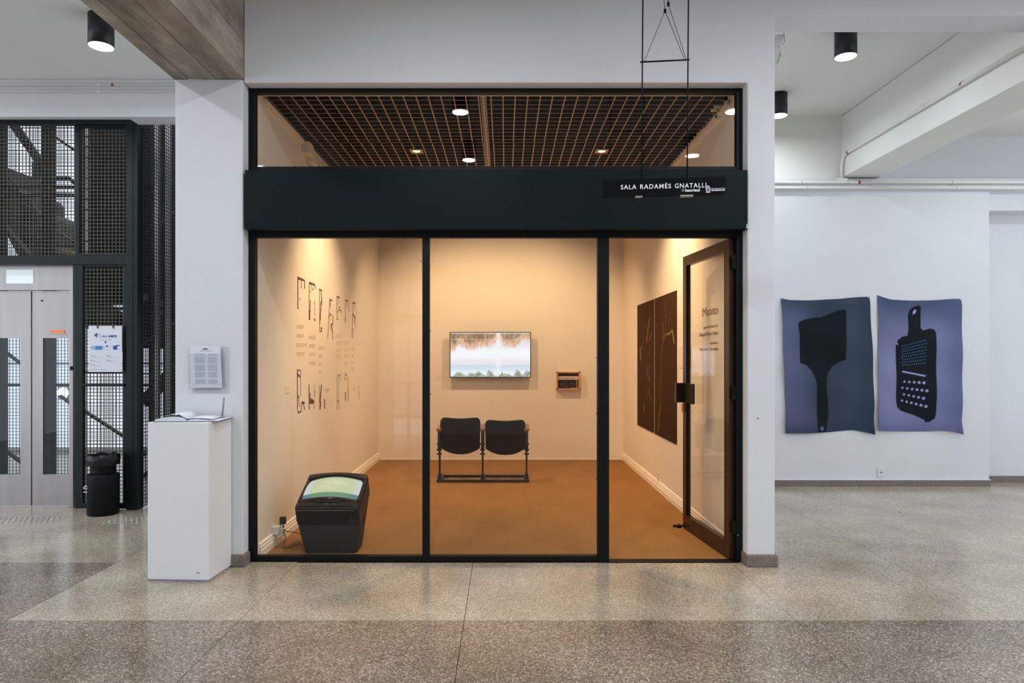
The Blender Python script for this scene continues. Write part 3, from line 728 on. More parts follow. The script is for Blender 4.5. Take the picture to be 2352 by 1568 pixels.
# ================================================================ CONDUITS AND LAMP CABLES
def conduit(name, pts, r, lab, rings=(), clips=(), box=None):
    t = thing(name, pts[0], lab, 'conduit')
    MB().tube(pts, r, 12).build('pipe', 'conduit', t)
    for p, dvec in rings:
        dvec = Vector(dvec).normalized(); p = Vector(p); MB().tube([p-dvec*.012, p+dvec*.012], r*1.1, 12).build('colour_band', 'red_band', t)
    for p, dvec in clips:
        dvec = Vector(dvec).normalized(); p = Vector(p); MB().tube([p-dvec*.014, p+dvec*.014], r*1.25, 12).build('clip', 'conduit', t)
    return t
y = YB-.02
conduit('wall_conduit', [(-9, y, Z(194.5, y)), (-2.38, y, Z(194.5, y))], .011, 'upper of two thin white conduits above the lift cage', [((X(258.5, y), y, Z(194.5, y)), (1, 0, 0))], [((X(228, y), y, Z(194.5, y)), (1, 0, 0))])
conduit('wall_conduit', [(-9, y, Z(209.5, y)), (-2.38, y, Z(209.5, y))], .011, 'lower of two thin white conduits above the lift cage', (), [((X(228, y), y, Z(209.5, y)), (1, 0, 0))])
y = YP-.055
conduit('wall_conduit', [(1.95, y, Z(418.5, y)), (9, y, Z(418.5, y))], .018, 'upper of two white horizontal conduits above the right exhibition wall', [((X(1973, y), y, Z(418.5, y)), (1, 0, 0))], [((X(p, y), y, Z(418.5, y)), (1, 0, 0)) for p in (1838, 2190)])
conduit('wall_conduit', [(1.95, y, Z(431, y)), (9, y, Z(431, y))], .018, 'lower of two white horizontal conduits above the right exhibition wall', (), [((X(p, y), y, Z(431, y)), (1, 0, 0)) for p in (1850, 2200)])
jb = B((X(1922, y), y-.03, Z(422, y)), (X(1944, y), y+.03, Z(410, y)), 'junction_box', 'conduit', bevel=.005); tag(jb, 'white junction box where the beam conduit meets the upper wall conduit', 'junction box')
xb = BX0-.022; zb = 3.83
pts = [(X(1933, y), y, Z(411, y)), (X(1933, y), y, zb-.12), (xb, y-.01, zb-.05), (xb, y-.05, zb-.01), (xb, y-.1, zb), (xb, 5.02, zb-.005)]
conduit('beam_conduit', pts, .019, 'white conduit with red bands running along the face of the white ceiling beam', [((xb, DL(1948, xb), zb), (0, 1, 0)), ((xb, DL(2210, xb), zb), (0, 1, 0))], [((xb, DL(1969, xb), zb), (0, 1, 0)), ((xb, DL(2125, xb), zb), (0, 1, 0))])

em = thing('emergency_light', (1.97, 5.3, 3.7), 'white emergency light with dangling wires just behind the right pillar', 'emergency light')
ye = 5.3
MB().bar((X(1776, ye), ye, Z(92, ye)), (X(1797, ye), ye, Z(88, ye)), .05, .05).bar((X(1780, ye), ye, Z(108, ye)), (X(1795, ye), ye, Z(86, ye)), .05, .04).build('head', 'plastic_white', em, .004)
B((X(1774, ye), ye-.02, Z(156, ye)), (X(1790, ye), ye+.04, Z(107, ye)), 'housing', 'plastic_white', em, .006)
MB().tube([(X(1782, ye), ye, Z(50, ye)), (X(1784, ye), ye, Z(64, ye)), (X(1799, ye), ye, Z(64, ye)), (X(1801, ye), ye, Z(78, ye)), (X(1796, ye), ye, Z(86, ye))], .004, 6).build('cable', 'conduit', em)
MB().tube([(X(1800, ye), ye, Z(78, ye)), (X(1803, ye), ye, Z(95, ye)), (X(1798, ye), ye, Z(100, ye)), (X(1791, ye), ye, Z(108, ye)), (X(1789, ye), ye-.03, Z(135, ye)), (X(1782, ye), ye-.03, Z(148, ye))], .003, 6).build('cable', 'perforated_steel', em)
MB().tube([(X(1783, ye), ye, Z(44, ye)), (X(1783, ye), ye, Z(58, ye))], .010, 8).build('cable_entry', 'conduit', em)
for pz_ in (51, 120): MB().tube([(1.94, ye, Z(pz_, ye)), (X(1784, ye), ye, Z(pz_, ye))], .008, 8).build('bracket', 'conduit', em)

# ================================================================ HANGING SIGN
sR, sL = 4.30, 4.373
A = Vector((X(1386, sL), sL, 0)); Bq = Vector((X(1668, sR), sR, 0)); ux = (Bq-A); SW = ux.length; ux.normalize(); un = Vector((ux.y, -ux.x, 0))
zt, zb_ = Z(405.5, sR), Z(447, sR); SH = zt-zb_
sg = thing('hanging_sign', (A+Bq)/2+Vector((0, 0, zb_)), 'black hanging room sign with white lettering in front of the fascia', 'sign')
def sp(u, n, v): return A + ux*u + un*n + Vector((0, 0, zb_+v))
def sbox(u0, u1, n0, n1, v0, v1, name, m, bevel=0):
    return MB().hexa([sp(u0, n0, v0), sp(u1, n0, v0), sp(u1, n1, v0), sp(u0, n1, v0), sp(u0, n0, v1), sp(u1, n0, v1), sp(u1, n1, v1), sp(u0, n1, v1)]).build(name, m, sg, bevel)
# board with rounded right-hand corners
r_ = .018; prof = [(0, 0), (SW-r_, 0)] + [(SW-r_+r_*math.sin(t*math.pi/8), r_-r_*math.cos(t*math.pi/8)) for t in range(1, 5)] + [(SW-r_+r_*math.cos(t*math.pi/8), SH-r_+r_*math.sin(t*math.pi/8)) for t in range(0, 5)] + [(0, SH)]
MB().prism([sp(u, 0, v) for u, v in prof], -un*.022).build('board', 'sign_black', sg, .0015)
kx = SW/282.0
def su(px): return (px-1386)*kx
def sv(px, py):   # height of a picture row on the sloping board
    f_ = (px-1386)/282.0; D_ = sL+(sR-sL)*f_; return Z(py, D_)-zb_
for wd_, a_, b_2, yb_2 in (('SALA', 1426.3, 1462.6, 434.5), ('RADAMÉS', 1471.3, 1542.5, 433), ('GNATALLI', 1550.9, 1623, 431)):
    text('word', wd_, .0405, sp(su(a_), .001, sv((a_+b_2)/2, yb_2)), ux, 'sign_letter', sg, fit=su(b_2)-su(a_), spacing=1.18, off=.0006)
text('bank_name', 'banrisul', .0245, sp(su(1575), .001, sv(1600, 439.5)), ux, 'sign_letter', sg, fit=su(1608)-su(1575), off=.0008)
lg = MB()
cx_, cz_ = su(1569.7), sv(1570, 436.8)
for a in (90, 210, 330):
    c0 = (cx_+.0045*math.cos(math.radians(a)), cz_+.0045*math.sin(math.radians(a)))
    ring = [(c0[0]+.0055*math.cos(k*math.pi/6), c0[1]+.0055*math.sin(k*math.pi/6)) for k in range(13)]
    lg.tube([sp(u, .001, v) for u, v in ring], .0009, 6, cap=False)
lg.build('bank_emblem', 'ink_paleblue', sg)
cu_, cv_ = su(1627), sv(1627, 436)
crest = [(-.016, .012), (-.010, .016), (-.008, .024), (0, .029), (.008, .024), (.010, .016), (.016, .012), (.015, -.004), (.010, -.014), (0, -.019), (-.010, -.014), (-.015, -.004)]
MB().prism([sp(cu_+a, .001, cv_+b) for a, b in crest], -un*.001).build('crest', 'paper_grey', sg)
MB().prism([sp(cu_+a*.5, .002, cv_+b*.5) for a, b in crest], -un*.001).build('crest_field', 'ink_grey', sg)
sbox(cu_-.009, cu_+.009, .002, .003, cv_-.009, cv_-.006, 'crest_band', 'sign_red'); sbox(cu_-.005, cu_+.005, .002, .0035, cv_+.000, cv_+.006, 'crest_field', 'sign_green')
sbox(cu_-.013, cu_+.013, .0015, .0025, cv_-.0175, cv_-.0135, 'crest_scroll', 'sign_letter')
text('government_name', 'GOVERNO DO ESTADO', .0085, sp(su(1634.5), .001, sv(1650, 433.8)), ux, 'sign_letter', sg, fit=su(1665.5)-su(1634.5))
text('government_name', 'RIO GRANDE DO SUL', .0125, sp(su(1634.5), .001, sv(1650, 438.2)), ux, 'sign_letter', sg, fit=su(1665.5)-su(1634.5), off=.0006)
# suspension rods, spreader bar, wires
u1, u2 = su(1475), su(1580)
for u, px_top in ((u1, 1479), (u2, 1585.5)):
    p0 = sp(u, -.011, SH); MB().tube([p0, Vector((p0.x+.012, p0.y, 4.31))], .0045, 8).build('rod', 'frame_black', sg)
z1 = Z(137.5, sR+.03)
pa = sp(u1, -.011, 0); pb = sp(u2, -.011, 0); pa = Vector((pa.x+.003, pa.y, z1)); pb = Vector((pb.x+.003, pb.y, z1+.002))
e_ = (pb-pa).normalized()*.012
MB().tube([pa-e_, pb+e_], .0055, 8).build('spreader_bar', 'frame_black', sg)
ya = pa.y
k1 = Vector((X(1527.5, ya), ya, Z(25, ya))); k2 = Vector((X(1535, ya), ya, Z(10, ya)))
for a, b in ((pa+e_, k1), (k1, pb-e_*1.5), (k2, pb-e_*.7), (k1, Vector((k1.x-.06, ya, 4.31))), (k2, Vector((k2.x+.06, ya, 4.31))), (k2, Vector((k2.x-.09, ya, 4.31)))):
    MB().tube([a, b], .0017, 6).build('wire', 'frame_black', sg)
for k in (k1, k2): B(k-Vector((.008, .006, .012)), k+Vector((.008, .006, .012)), 'wire_clamp', 'frame_black', sg, .002)
sbox(su(1459), su(1476), .0, .03, -.010, -.001, 'spotlight_arm', 'steel_stud', .002); sbox(su(1562), su(1591), .0, .03, -.012, -.001, 'spotlight_arm', 'steel_stud', .002)

# ================================================================ PLINTH, GUEST BOOK, DOCUMENT HOLDER
rot = Matrix.Rotation(math.radians(-3.2), 4, 'Z'); org = Vector((-1.971, 4.553, 0)); MM = Matrix.Translation(org) @ rot
PW, PD, PH = .421, .335, 1.064
pl = thing('display_plinth', MM @ Vector((-PW/2, PD/2, 0)), 'tall white display plinth carrying the open guest book', 'plinth')
MB().box((-PW, 0, .012), (0, PD, PH), M4=MM).build('body', 'plinth_paint', pl, .004)
MB().box((-PW+.012, .012, 0), (-.012, PD-.012, .012), M4=MM).build('recessed_base', 'paper_grey', pl)
sm = MB().box((-.085, -.001, .058), (-.06, .001, .064), M4=MM).build('scuff', 'pen_grey', pl)
# open guest book
gb = thing('guest_book', MM @ Vector((-.16, .15, PH)), 'open guest book with white pages lying on the plinth', 'book')
gr = Matrix.Translation(org+Vector((0, 0, PH))) @ rot @ Matrix.Translation((-.185, .17, 0)) @ Matrix.Rotation(math.radians(7), 4, 'Z')
MB().box((-.215, -.145, .0005), (.215, .145, .004), M4=gr).build('cover', 'book_cover', gb)
for s_, nm in ((-1, 'left'), (1, 'right')):
    P1, P0 = [], []
    prof = [(0, .010), (.02, .024), (.06, .027), (.11, .022), (.16, .016), (.208, .010)] if s_ > 0 else [(0, .010), (.02, .026), (.06, .034), (.11, .034), (.16, .028), (.208, .018)]
    if s_ > 0: prof = [(a, b*.72) for a, b in prof]
    mb = MB(); poly = [gr @ Vector((s_*a, -.14, b)) for a, b in prof] + [gr @ Vector((s_*.208, -.14, .004)), gr @ Vector((0, -.14, .004))]
    mb.prism(poly, gr.to_3x3() @ Vector((0, .28, 0))).build('page_block', 'paper', gb)
# two lifted leaves
for s_, h_ in ((-1, .052), (1, .026)):
    mb = MB(); prof = [(0, .022), (.05, h_), (.11, h_*.95), (.17, h_*.7)]
    rr = [[gr @ Vector((s_*a, yv, b+dz)) for a, b in prof] for yv, dz in ((-.138, 0), (.138, .002))]
    v0 = [mb.bm.verts.new(p) for p in rr[0]]; v1 = [mb.bm.verts.new(p) for p in rr[1]]
    for k in range(3): mb.bm.faces.new((v0[k], v0[k+1], v1[k+1], v1[k]))
    o = mb.build('page', 'paper', gb, smooth=True); sd = o.modifiers.new('t', 'SOLIDIFY'); sd.thickness = .0012
pn = thing('pen', gr @ Vector((.13, .10, .02)), 'grey pen standing upright on the open guest book', 'pen')
pz = PH+.011; py_ = 4.80
p0 = Vector((X(510, py_), py_, pz)); p1 = Vector((X(514, py_), py_+.005, Z(913, py_)))
MB().tube([p0, p0+(p1-p0)*.08, p0+(p1-p0)*.10, p1], [.0025, .004, .0065, .0065], 10).build('barrel', 'pen_grey', pn)
MB().lathe([(.017, -.003), (.016, .004), (.006, .008)], tuple(p0), 16).build('foot', 'pen_grey', pn)
MB().tube([p0+Vector((-.01, 0, .004)), p0+Vector((-.05, -.05, .004)), p0+Vector((-.10, -.09, .006))], .002, 6).build('cord', 'book_cover', pn)

# acrylic wall pocket with text sheet
dh = thing('document_pocket', (X(478, YW), YW, Z(905, YW)), 'clear acrylic wall pocket holding a printed sheet on the white pillar', 'document holder')
yv = YW-.03
B((X(437, yv), yv+.026, Z(904, yv)), (X(524, yv), yv+.029, Z(796, yv)), 'back_plate', 'acrylic', dh)
B((X(435, yv), yv-.004, Z(893, yv)), (X(519, yv), yv-.001, Z(812, yv)), 'front_plate', 'acrylic', dh)
shp = [(X(434, yv), yv+.006, Z(793, yv)), (X(505, yv), yv+.006, Z(794.5, yv)), (X(510, yv), yv+.002, Z(890, yv)), (X(437.5, yv), yv+.002, Z(891, yv))]
MB().prism(shp, (0, .002, 0)).build('sheet', 'paper', dh)
def tb(a, b, c, d, m='ink_grey'): 
    f_ = (c-793)/97; yy_ = yv+.0048-.004*f_
    return B((X(a, yv), yy_, Z(d, yv)), (X(b, yv), yy_+.0008, Z(c, yv)), 'printed_line', m, dh)
tb(465, 476, 800, 802.4, 'ink_brown'); tb(459, 485, 805.3, 806)
yline = 812
while yline < 881:
    for a, b in ((446, 471), (476, 499)):
        if int(yline) % 17 in (0, 1): continue
        tb(a+(yline-812)*.03, b+(yline-812)*.03-random.random()*3, yline, yline+.7, 'paper_grey')
    yline += 1.9

# small marks
tag(B((X(1738, YW), YW-.002, Z(961.5, YW)), (X(1743, YW), YW+.001, Z(960, YW)), 'wall_nick', 'dust'), 'tiny dark nick on the face of the right white pillar', 'nick')
for px, py, lab in ((571, 1358, 'small dark speck of grit on the floor below the left pillar'), (1874, 1174, 'tiny dark speck on the floor near the right wall, left one'), (2066, 1175.5, 'thin dark sliver of litter on the floor near the right wall')):
    D_ = FP*EYE/(py-VY); wd_ = {571: .012, 1874: .012, 2066: .03}[px]
    tag(MB().lathe([(.5*wd_, 0), (.4*wd_, .002), (.1*wd_, .003)], (X(px, D_), D_, 0), 8, sy=.5).build('floor_speck', 'dust'), lab, 'speck')

# ================================================================ INSIDE THE GLASS ROOM
# ---- flat monitor on the back wall
YM = 9.86
mo = thing('wall_monitor', (X(1126, YM), GB, Z(867, YM)), 'flat black-rimmed screen on the back wall showing a pale lake landscape', 'monitor')
x0, x1, z0, z1 = X(1033, YM), X(1219.5, YM), Z(867, YM), Z(762, YM)
B((x0, YM, z0), (x1, YM+.035, z1), 'casing', 'plastic_black', mo, .002)
B((x0+.25, YM+.035, z0+.15), (x1-.25, GB, z1-.15), 'wall_bracket', 'plastic_black', mo)
nu, nv = 300, 170
U, V = np.meshgrid(np.linspace(0, 1, nu), np.linspace(0, 1, nv))
def vn(U, V, su_, sv_, seed):
    r = np.random.default_rng(seed); g = r.random((int(sv_)+3, int(su_)+3)); a = U*su_; b = V*sv_; i = a.astype(int); j = b.astype(int); fu = a-i; fv = b-j
    fu = fu*fu*(3-2*fu); fv = fv*fv*(3-2*fv)
    return (g[j, i]*(1-fu)+g[j, i+1]*fu)*(1-fv)+(g[j+1, i]*(1-fu)+g[j+1, i+1]*fu)*fv
T = 1-V
col = np.ones((nv, nu, 3))*np.array(srgb(226, 222, 228))
col = mixc(col, (238, 240, 246), smooth(.25, .45, T)*(1-smooth(.5, .7, T)))
col = mixc(col, (196, 212, 228), (T > .725).astype(float)*.85); col = mixc(col, (226, 236, 244), smooth(.78, .93, T))
# reflected trees hanging from the top: brown trunks, orange foliage
env = np.interp(U[0], [0, .05, .1, .2, .24, .35, .5, .57, .62, .66, .72, .8, .86, .9, 1], [.36, .42, .22, .36, .38, .30, .28, .18, .10, .26, .30, .32, .22, .14, .18])[None, :]
orange = smooth(.08, -.04, T-env+.07*(vn(U, V, 60, 22, 1)-.5))
dens = .55+.45*vn(U, V, 45, 14, 2)
col = mixc(col, (216, 146, 84), orange*dens*.9)
green = smooth(.05, -.05, T-(env-.12)+.07*(vn(U, V, 70, 26, 3)-.5))
col = mixc(col, (112, 98, 66), green*(.35+.6*vn(U, V, 55, 10, 4)))
col = mixc(col, (120, 60, 44), green*(np.abs(U-.36) < .05)*vn(U, V, 90, 6, 5)*.8)
col = mixc(col, (240, 236, 232), (smooth(.035, .01, T)*.55 + (np.abs(T-.15-.01*U) < .008)*.5*vn(U, V, 14, 3, 6)))
col = mixc(col, (238, 236, 238), smooth(.05, 0, np.abs(U-.6))*.7)
# bushes along the bottom
bush = np.interp(U[0], [0, .04, .07, .12, .16, .19, .24, .30, .36, .42, .45, .47, .49, .52, .55, .6, .64, .68, .74, .79, .83, .87, .9, .95, 1], [.02, .02, .08, .1, .06, .02, .08, .06, .12, .05, .01, .13, .14, .11, .01, .01, .09, .07, .05, .01, .16, .12, .04, .15, .12])[None, :]
bb = smooth(.03, -.02, (V-bush)+.05*(vn(U, V, 80, 30, 7)-.5))
col = mixc(col, (118, 128, 96), bb*(.5+.5*vn(U, V, 60, 30, 8))); col = mixc(col, (196, 164, 136), bb*(V > bush*.6)*vn(U, V, 40, 20, 9)*.6)
b_ = .011
P = np.stack([x0+b_+U*(x1-x0-2*b_), np.full_like(U, YM-.001), z0+b_+V*(z1-z0-2*b_)], -1)
grid_mesh('screen', P, col, 'monitor_picture', mo)
tag(B((X(1125.5, YM), GB-.012, .012), (X(1128.5, YM), GB, z0+.1), 'cable_cover', 'gallery_paint'), 'thin cream cable cover running down the wall below the screen', 'cable cover')

# ---- small wooden box frame
YK = 9.90
bf = thing('box_frame', (X(1306, YK), GB, Z(896, YK)), 'small pine box frame with a dark picture and a lettered strip', 'framed artwork')
a0, a1, c0, c1 = X(1278.5, YK), X(1333, YK), Z(895, YK), Z(853.5, YK); t_ = .018
for nm, p, q in (('frame_side', (a0, YK, c0), (a0+t_, GB, c1)), ('frame_side', (a1-t_*1.3, YK, c0), (a1, GB, c1)), ('frame_side', (a0, YK, c0), (a1, GB, c0+t_)), ('frame_side', (a0, YK, c1-t_), (a1, GB, c1))):
    B(p, q, nm, 'pine', bf, .001)
nu, nv = 90, 60; U, V = np.meshgrid(np.linspace(0, 1, nu), np.linspace(0, 1, nv))
cc = np.ones((nv, nu, 3))*np.array(srgb(26, 18, 14)); cc = mixc(cc, (120, 74, 46), smooth(.12, .0, np.abs(V-.32+.03*np.sin(U*9)))*vn(U, V, 14, 8, 11)); cc = mixc(cc, (150, 88, 50), (np.abs(U-.42) < .015)*(V < .16)*1.0); cc = mixc(cc, (96, 60, 40), (vn(U, V, 20, 20, 12) > .7)*.5)
grid_mesh('picture', np.stack([a0+t_+U*(a1-a0-2.3*t_), np.full_like(U, GB-.02), c0+t_+V*(c1-c0-2*t_)], -1), cc, 'board_print', bf)
B((a0+t_+.008, GB-.06, Z(872, YK)), (a1-t_*1.3-.004, GB-.055, Z(864, YK)), 'lettered_strip', 'strip_paper', bf)
text('lettering', 'O ÚLTIMO RIO', .034, (a0+t_+.016, GB-.0615, Z(870.6, YK)), (1, 0, 0), 'ink_brown', bf, fit=.235)
B((a1-t_*1.3-.028, GB-.05, c0+t_+.01), (a1-t_*1.3-.018, GB-.03, Z(873, YK)), 'inner_slat', 'pine', bf)
B((a0+.20, GB-.06, c0+t_), (a1-t_*1.5, GB-.03, c0+t_+.008), 'twig', 'pine', bf)

# ---- small cards and switches
def card(name, mname, lab, cat, a, b, bevel=.001): return tag(B(a, b, name, mname, bevel=bevel), lab, cat)
card('wall_label', 'label_card', 'small cream caption card left of the screen on the back wall', 'label', (X(1002, GB), GB-.004, Z(871, GB)), (X(1015, GB), GB, Z(860, GB)))
o = card('wall_label', 'label_card', 'small pale caption card left of the lettering on the left wall', 'label', (GL, DL(656, GL), 0), (GL+.004, DL(664, GL), 0)) if False else None
yd = DL(660, GL); card('wall_label', 'label_card', 'small pale caption card at the left end of the left-wall lettering', 'label', (GL, yd-.05, Z(903, yd)), (GL+.004, yd+.05, Z(884, yd)))
yd = DL(1460, GR); card('wall_label', 'label_card', 'small caption card beyond the brown panels on the right wall', 'label', (GR-.004, yd-.05, Z(878, yd)), (GR, yd+.05, Z(864, yd)))
yd = DL(1568, GR); 
pr = card('text_panel', 'label_card', 'pale square text panel between the brown panels and the open door', 'panel', (GR-.004, DL(1577, GR)-.15, Z(845, yd)), (GR, DL(1561, GR), Z(793, yd)))
def outlet(px, py, wx, sgn, lab, h=.11):
    y_ = DL(px, wx); z_ = Z(py, y_); t = thing('wall_outlet', (wx, y_, z_), lab, 'outlet')
    B((wx, y_-.038, z_-h/2), (wx+sgn*.008, y_+.038, z_+h/2), 'plate', 'plastic_ivory', t, .002)
    for dz in (-.02, .02): B((wx+sgn*.008, y_-.012, z_+dz-.004), (wx+sgn*.009, y_+.012, z_+dz+.004), 'socket', 'ink_fade', t)
outlet(1513, 1095, GR, -1, 'cream wall outlet above the skirting on the right gallery wall')
outlet(1664, 1199, GR, -1, 'cream wall outlet seen through the foot of the open glass door')
outlet(775, 1086, GL, 1, 'cream wall outlet above the old television on the left gallery wall', .06)
t = thing('wall_outlet', (X(2022, YP), YP, Z(1084, YP)), 'white wall outlet below the two fabric prints', 'outlet')
B((X(2015, YP), YP-.010, Z(1096, YP)), (X(2029.5, YP), YP, Z(1072.5, YP)), 'plate', 'plastic_white', t, .003); B((X(2019.5, YP), YP-.012, Z(1085, YP)), (X(2025.5, YP), YP-.009, Z(1083, YP)), 'socket', 'ink_brown', t)

# ---- trunking high on the left wall
tk = thing('cable_trunking', (GL, 6.3, 3.35), 'cream box and pipes fixed high on the left gallery wall under the grid', 'trunking')
for a, b, c, d in ((692, 708, 323, 350), (703, 717, 353, 372)):
    ya, yb = DL(a, GL), DL(a+5, GL); ym = ya
    B((GL, ym, Z(d, ym)), (GL+.07, ym+.16, Z(c, ym)), 'box', 'plastic_ivory', tk, .006)
for z_, r in ((3.385, .028), (3.30, .016)): MB().tube([(GL+.035, 6.35, z_), (GL+.035, 9.9, z_)], r, 10).build('pipe', 'plastic_ivory', tk)
tk2 = thing('junction_unit', (GR, 5.45, 3.42), 'small grey fixture with loose cables at the upper right gallery wall', 'fixture')
yj = 5.5
B((GR-.06, yj-.06, Z(246, yj)-.02), (GR, yj+.06, Z(246, yj)+.05), 'box', 'plastic_white', tk2, .004); B((GR-.03, yj-.02, Z(272, yj)), (GR, yj+.03, Z(262, yj)), 'box', 'plastic_white', tk2, .003)
MB().tube([(GR-.02, yj+.55, Z(272, yj+.3)), (GR-.03, yj+.3, Z(262, yj)), (GR-.02, yj+.1, Z(252, yj)), (GR-.02, yj, Z(244, yj))], .005, 6).build('cable', 'plastic_black', tk2)
MB().tube([(GR-.03, yj, Z(250, yj)), (GR-.03, yj-.05, Z(262, yj)), (GR-.02, yj-.2, Z(264, yj)), (GR-.02, yj-.3, Z(262, yj))], .004, 6).build('cable', 'plastic_black', tk2)
tw = thing('loose_cable', (GL, 5.2, 3.4), 'loose black wire ends hanging at the upper left corner of the transom', 'cable')
MB().tube([(X(607, 5.25), 5.25, Z(225, 5.25)), (X(600, 5.25), 5.25, Z(232, 5.25)), (X(596, 5.25), 5.25, Z(237, 5.25))], .002, 5).build('strand', 'plastic_black', tw)
MB().tube([(X(606, 5.25), 5.25, Z(222, 5.25)), (X(607, 5.25), 5.25, Z(240, 5.25)), (X(609, 5.25), 5.25, Z(268, 5.25))], .0015, 5).build('strand', 'plastic_black', tw)

# ---- lettering artwork on the left wall: fragments of tall letters drawn as strokes
def LW(px, py, off=.001):
    y_ = DL(px, GL); return Vector((GL+off, y_, Z(py, y_)))
wl = thing('wall_lettering', (GL, 7.0, 1.0), 'tall broken dark brown letters with faint text lines on the left gallery wall', 'wall lettering')
def glyph(strokes, fills=(), m='ink_brown', name='letter_fragment', lab=None):
    mb = MB()
    for st_ in strokes:
        w0 = st_[0]*(.62 if name != 'caption_text' else .6); pts_ = st_[1:]
        for a, b in zip(pts_, pts_[1:]):
            pa_, pb_ = LW(*a), LW(*b); mb.bar(pa_, pb_, w0, .002, up=(1, 0, 0))
    for f_ in fills: mb.prism([LW(*p) for p in f_], (.0012, 0, 0))
    return mb.build(name, m, wl)
c1 = lambda x, y: (660+x/8.2526, 620+y/8.2526)      # reading the enlarged study of the upper row
c2 = lambda x, y: (660+x/8.711, 820+y/8.711)
glyph([(.035, c1(197, 130), c1(197, 740)), (.03, c1(325, 195), c1(325, 355)), (.018, c1(262, 180), c1(264, 350)), (.012, c1(228, 560), c1(245, 540))], [[c1(195, 122), c1(320, 180), c1(325, 212), c1(197, 175)]])
glyph([(.024, c1(413, 225), c1(410, 940)), (.03, c1(436, 570), c1(428, 800)), (.016, c1(530, 285), c1(540, 370)), (.012, c1(450, 280), c1(440, 440)), (.012, c1(495, 300), c1(490, 385), c1(470, 340)), (.014, c1(520, 590), c1(512, 660)), (.01, c1(520, 700), c1(516, 860))], [[c1(412, 218), c1(515, 262), c1(525, 298), c1(412, 265)], [c1(505, 905), c1(530, 940), c1(522, 972), c1(508, 950)], [c1(402, 890), c1(430, 900), c1(430, 945), c1(404, 940)]])
glyph([(.06, c1(419, 770), c1(418, 900))], m='ink_violet')
glyph([(.02, c1(607, 350), c1(612, 1165)), (.035, c1(640, 400), c1(642, 500), c1(655, 560), c1(630, 640), c1(640, 720), c1(625, 800), c1(622, 940)), (.02, c1(655, 590), c1(628, 760), c1(616, 1010)), (.014, c1(612, 1165), c1(650, 1160)), (.03, c1(630, 1095), c1(652, 1110), c1(638, 1150))], [[c1(600, 350), c1(650, 372), c1(655, 400), c1(604, 385)]])
glyph([(.02, c1(798, 550), c1(795, 700), c1(782, 900), c1(763, 1300)), (.028, c1(812, 590), c1(815, 710)), (.028, c1(863, 850), c1(862, 1020), c1(832, 1030)), (.05, c1(832, 1030), c1(850, 1180)), (.025, c1(850, 1180), c1(864, 1320)), (.02, c1(786, 890), c1(812, 820), c1(835, 870)), (.014, c1(806, 900), c1(806, 1130))], [[c1(795, 545), c1(852, 570), c1(852, 588), c1(800, 578)]])
glyph([(.022, c1(938, 495), c1(940, 935)), (.012, c1(970, 530), c1(968, 640)), (.014, c1(950, 800), c1(975, 760), c1(1020, 760), c1(1010, 810)), (.012, c1(938, 935), c1(962, 930))], [[c1(935, 490), c1(985, 508), c1(1002, 535), c1(938, 515)], [c1(978, 680), c1(998, 720), c1(975, 728)]])
glyph([(.014, c1(1097, 560), c1(1092, 995)), (.018, c1(1158, 605), c1(1162, 700)), (.01, c1(1164, 700), c1(1162, 780)), (.025, c1(1098, 900), c1(1100, 960)), (.01, c1(1125, 610), c1(1120, 690))], [[c1(1095, 556), c1(1145, 575), c1(1160, 605), c1(1095, 582)]])
glyph([(.022, c1(1240, 610), c1(1232, 1030), c1(1218, 1280)), (.012, c1(1282, 640), c1(1280, 770)), (.05, c1(1280, 870), c1(1278, 1000)), (.03, c1(1240, 830), c1(1275, 900)), (.02, c1(1240, 1100), c1(1243, 1285)), (.01, c1(1290, 1000), c1(1290, 1120))], [[c1(1236, 606), c1(1284, 618), c1(1285, 642), c1(1236, 636)]])
glyph([(.03, c2(200, 240), c2(200, 1000)), (.02, c2(200, 1000), c2(212, 1110), c2(275, 1085), c2(285, 915)), (.035, c2(283, 912), c2(342, 908)), (.02, c2(320, 915), c2(345, 1050)), (.012, c2(222, 770), c2(240, 1000)), (.02, c2(205, 760), c2(235, 820)), (.012, c2(262, 400), c2(266, 780))])
glyph([(.03, c2(200, 240), c2(203, 400)), (.03, c2(203, 345), c2(258, 395)), (.014, c2(215, 260), c2(265, 260), c2(262, 390))], m='ink_violet')
glyph([(.03, c2(430, 550), c2(430, 950), c2(440, 1050)), (.035, c2(452, 710), c2(450, 930)), (.014, c2(560, 680), c2(540, 700), c2(540, 800)), (.02, c2(535, 960), c2(535, 1030)), (.008, c2(545, 560), c2(545, 670))], [[c2(450, 815), c2(530, 860), c2(540, 905), c2(520, 930), c2(450, 935)]])
glyph([(.014, c2(638, 560), c2(640, 1000)), (.05, c2(682, 550), c2(675, 640), c2(664, 740), c2(655, 860)), (.045, c2(650, 860), c2(668, 940), c2(648, 1050)), (.025, c2(735, 835), c2(738, 1010), c2(755, 1020)), (.01, c2(756, 840), c2(756, 1000))])
glyph([(.014, c2(993, 340), c2(993, 1050)), (.012, c2(1025, 340), c2(1028, 900)), (.014, c2(1000, 860), c2(1022, 890), c2(1030, 960), c2(1022, 1045)), (.014, c2(1072, 330), c2(1066, 470))], [[c2(1020, 335), c2(1052, 370), c2(1032, 388)]])
glyph([(.012, c2(1148, 320), c2(1148, 460)), (.014, c2(1190, 400), c2(1165, 465)), (.012, c2(1217, 390), c2(1217, 640)), (.035, c2(1217, 640), c2(1216, 800)), (.02, c2(1216, 800), c2(1226, 880)), (.018, c2(1150, 710), c2(1170, 720), c2(1165, 790), c2(1150, 800)), (.014, c2(1152, 700), c2(1155, 890)), (.014, c2(1165, 800), c2(1182, 870))], [[c2(1163, 318), c2(1188, 365), c2(1170, 380)]])
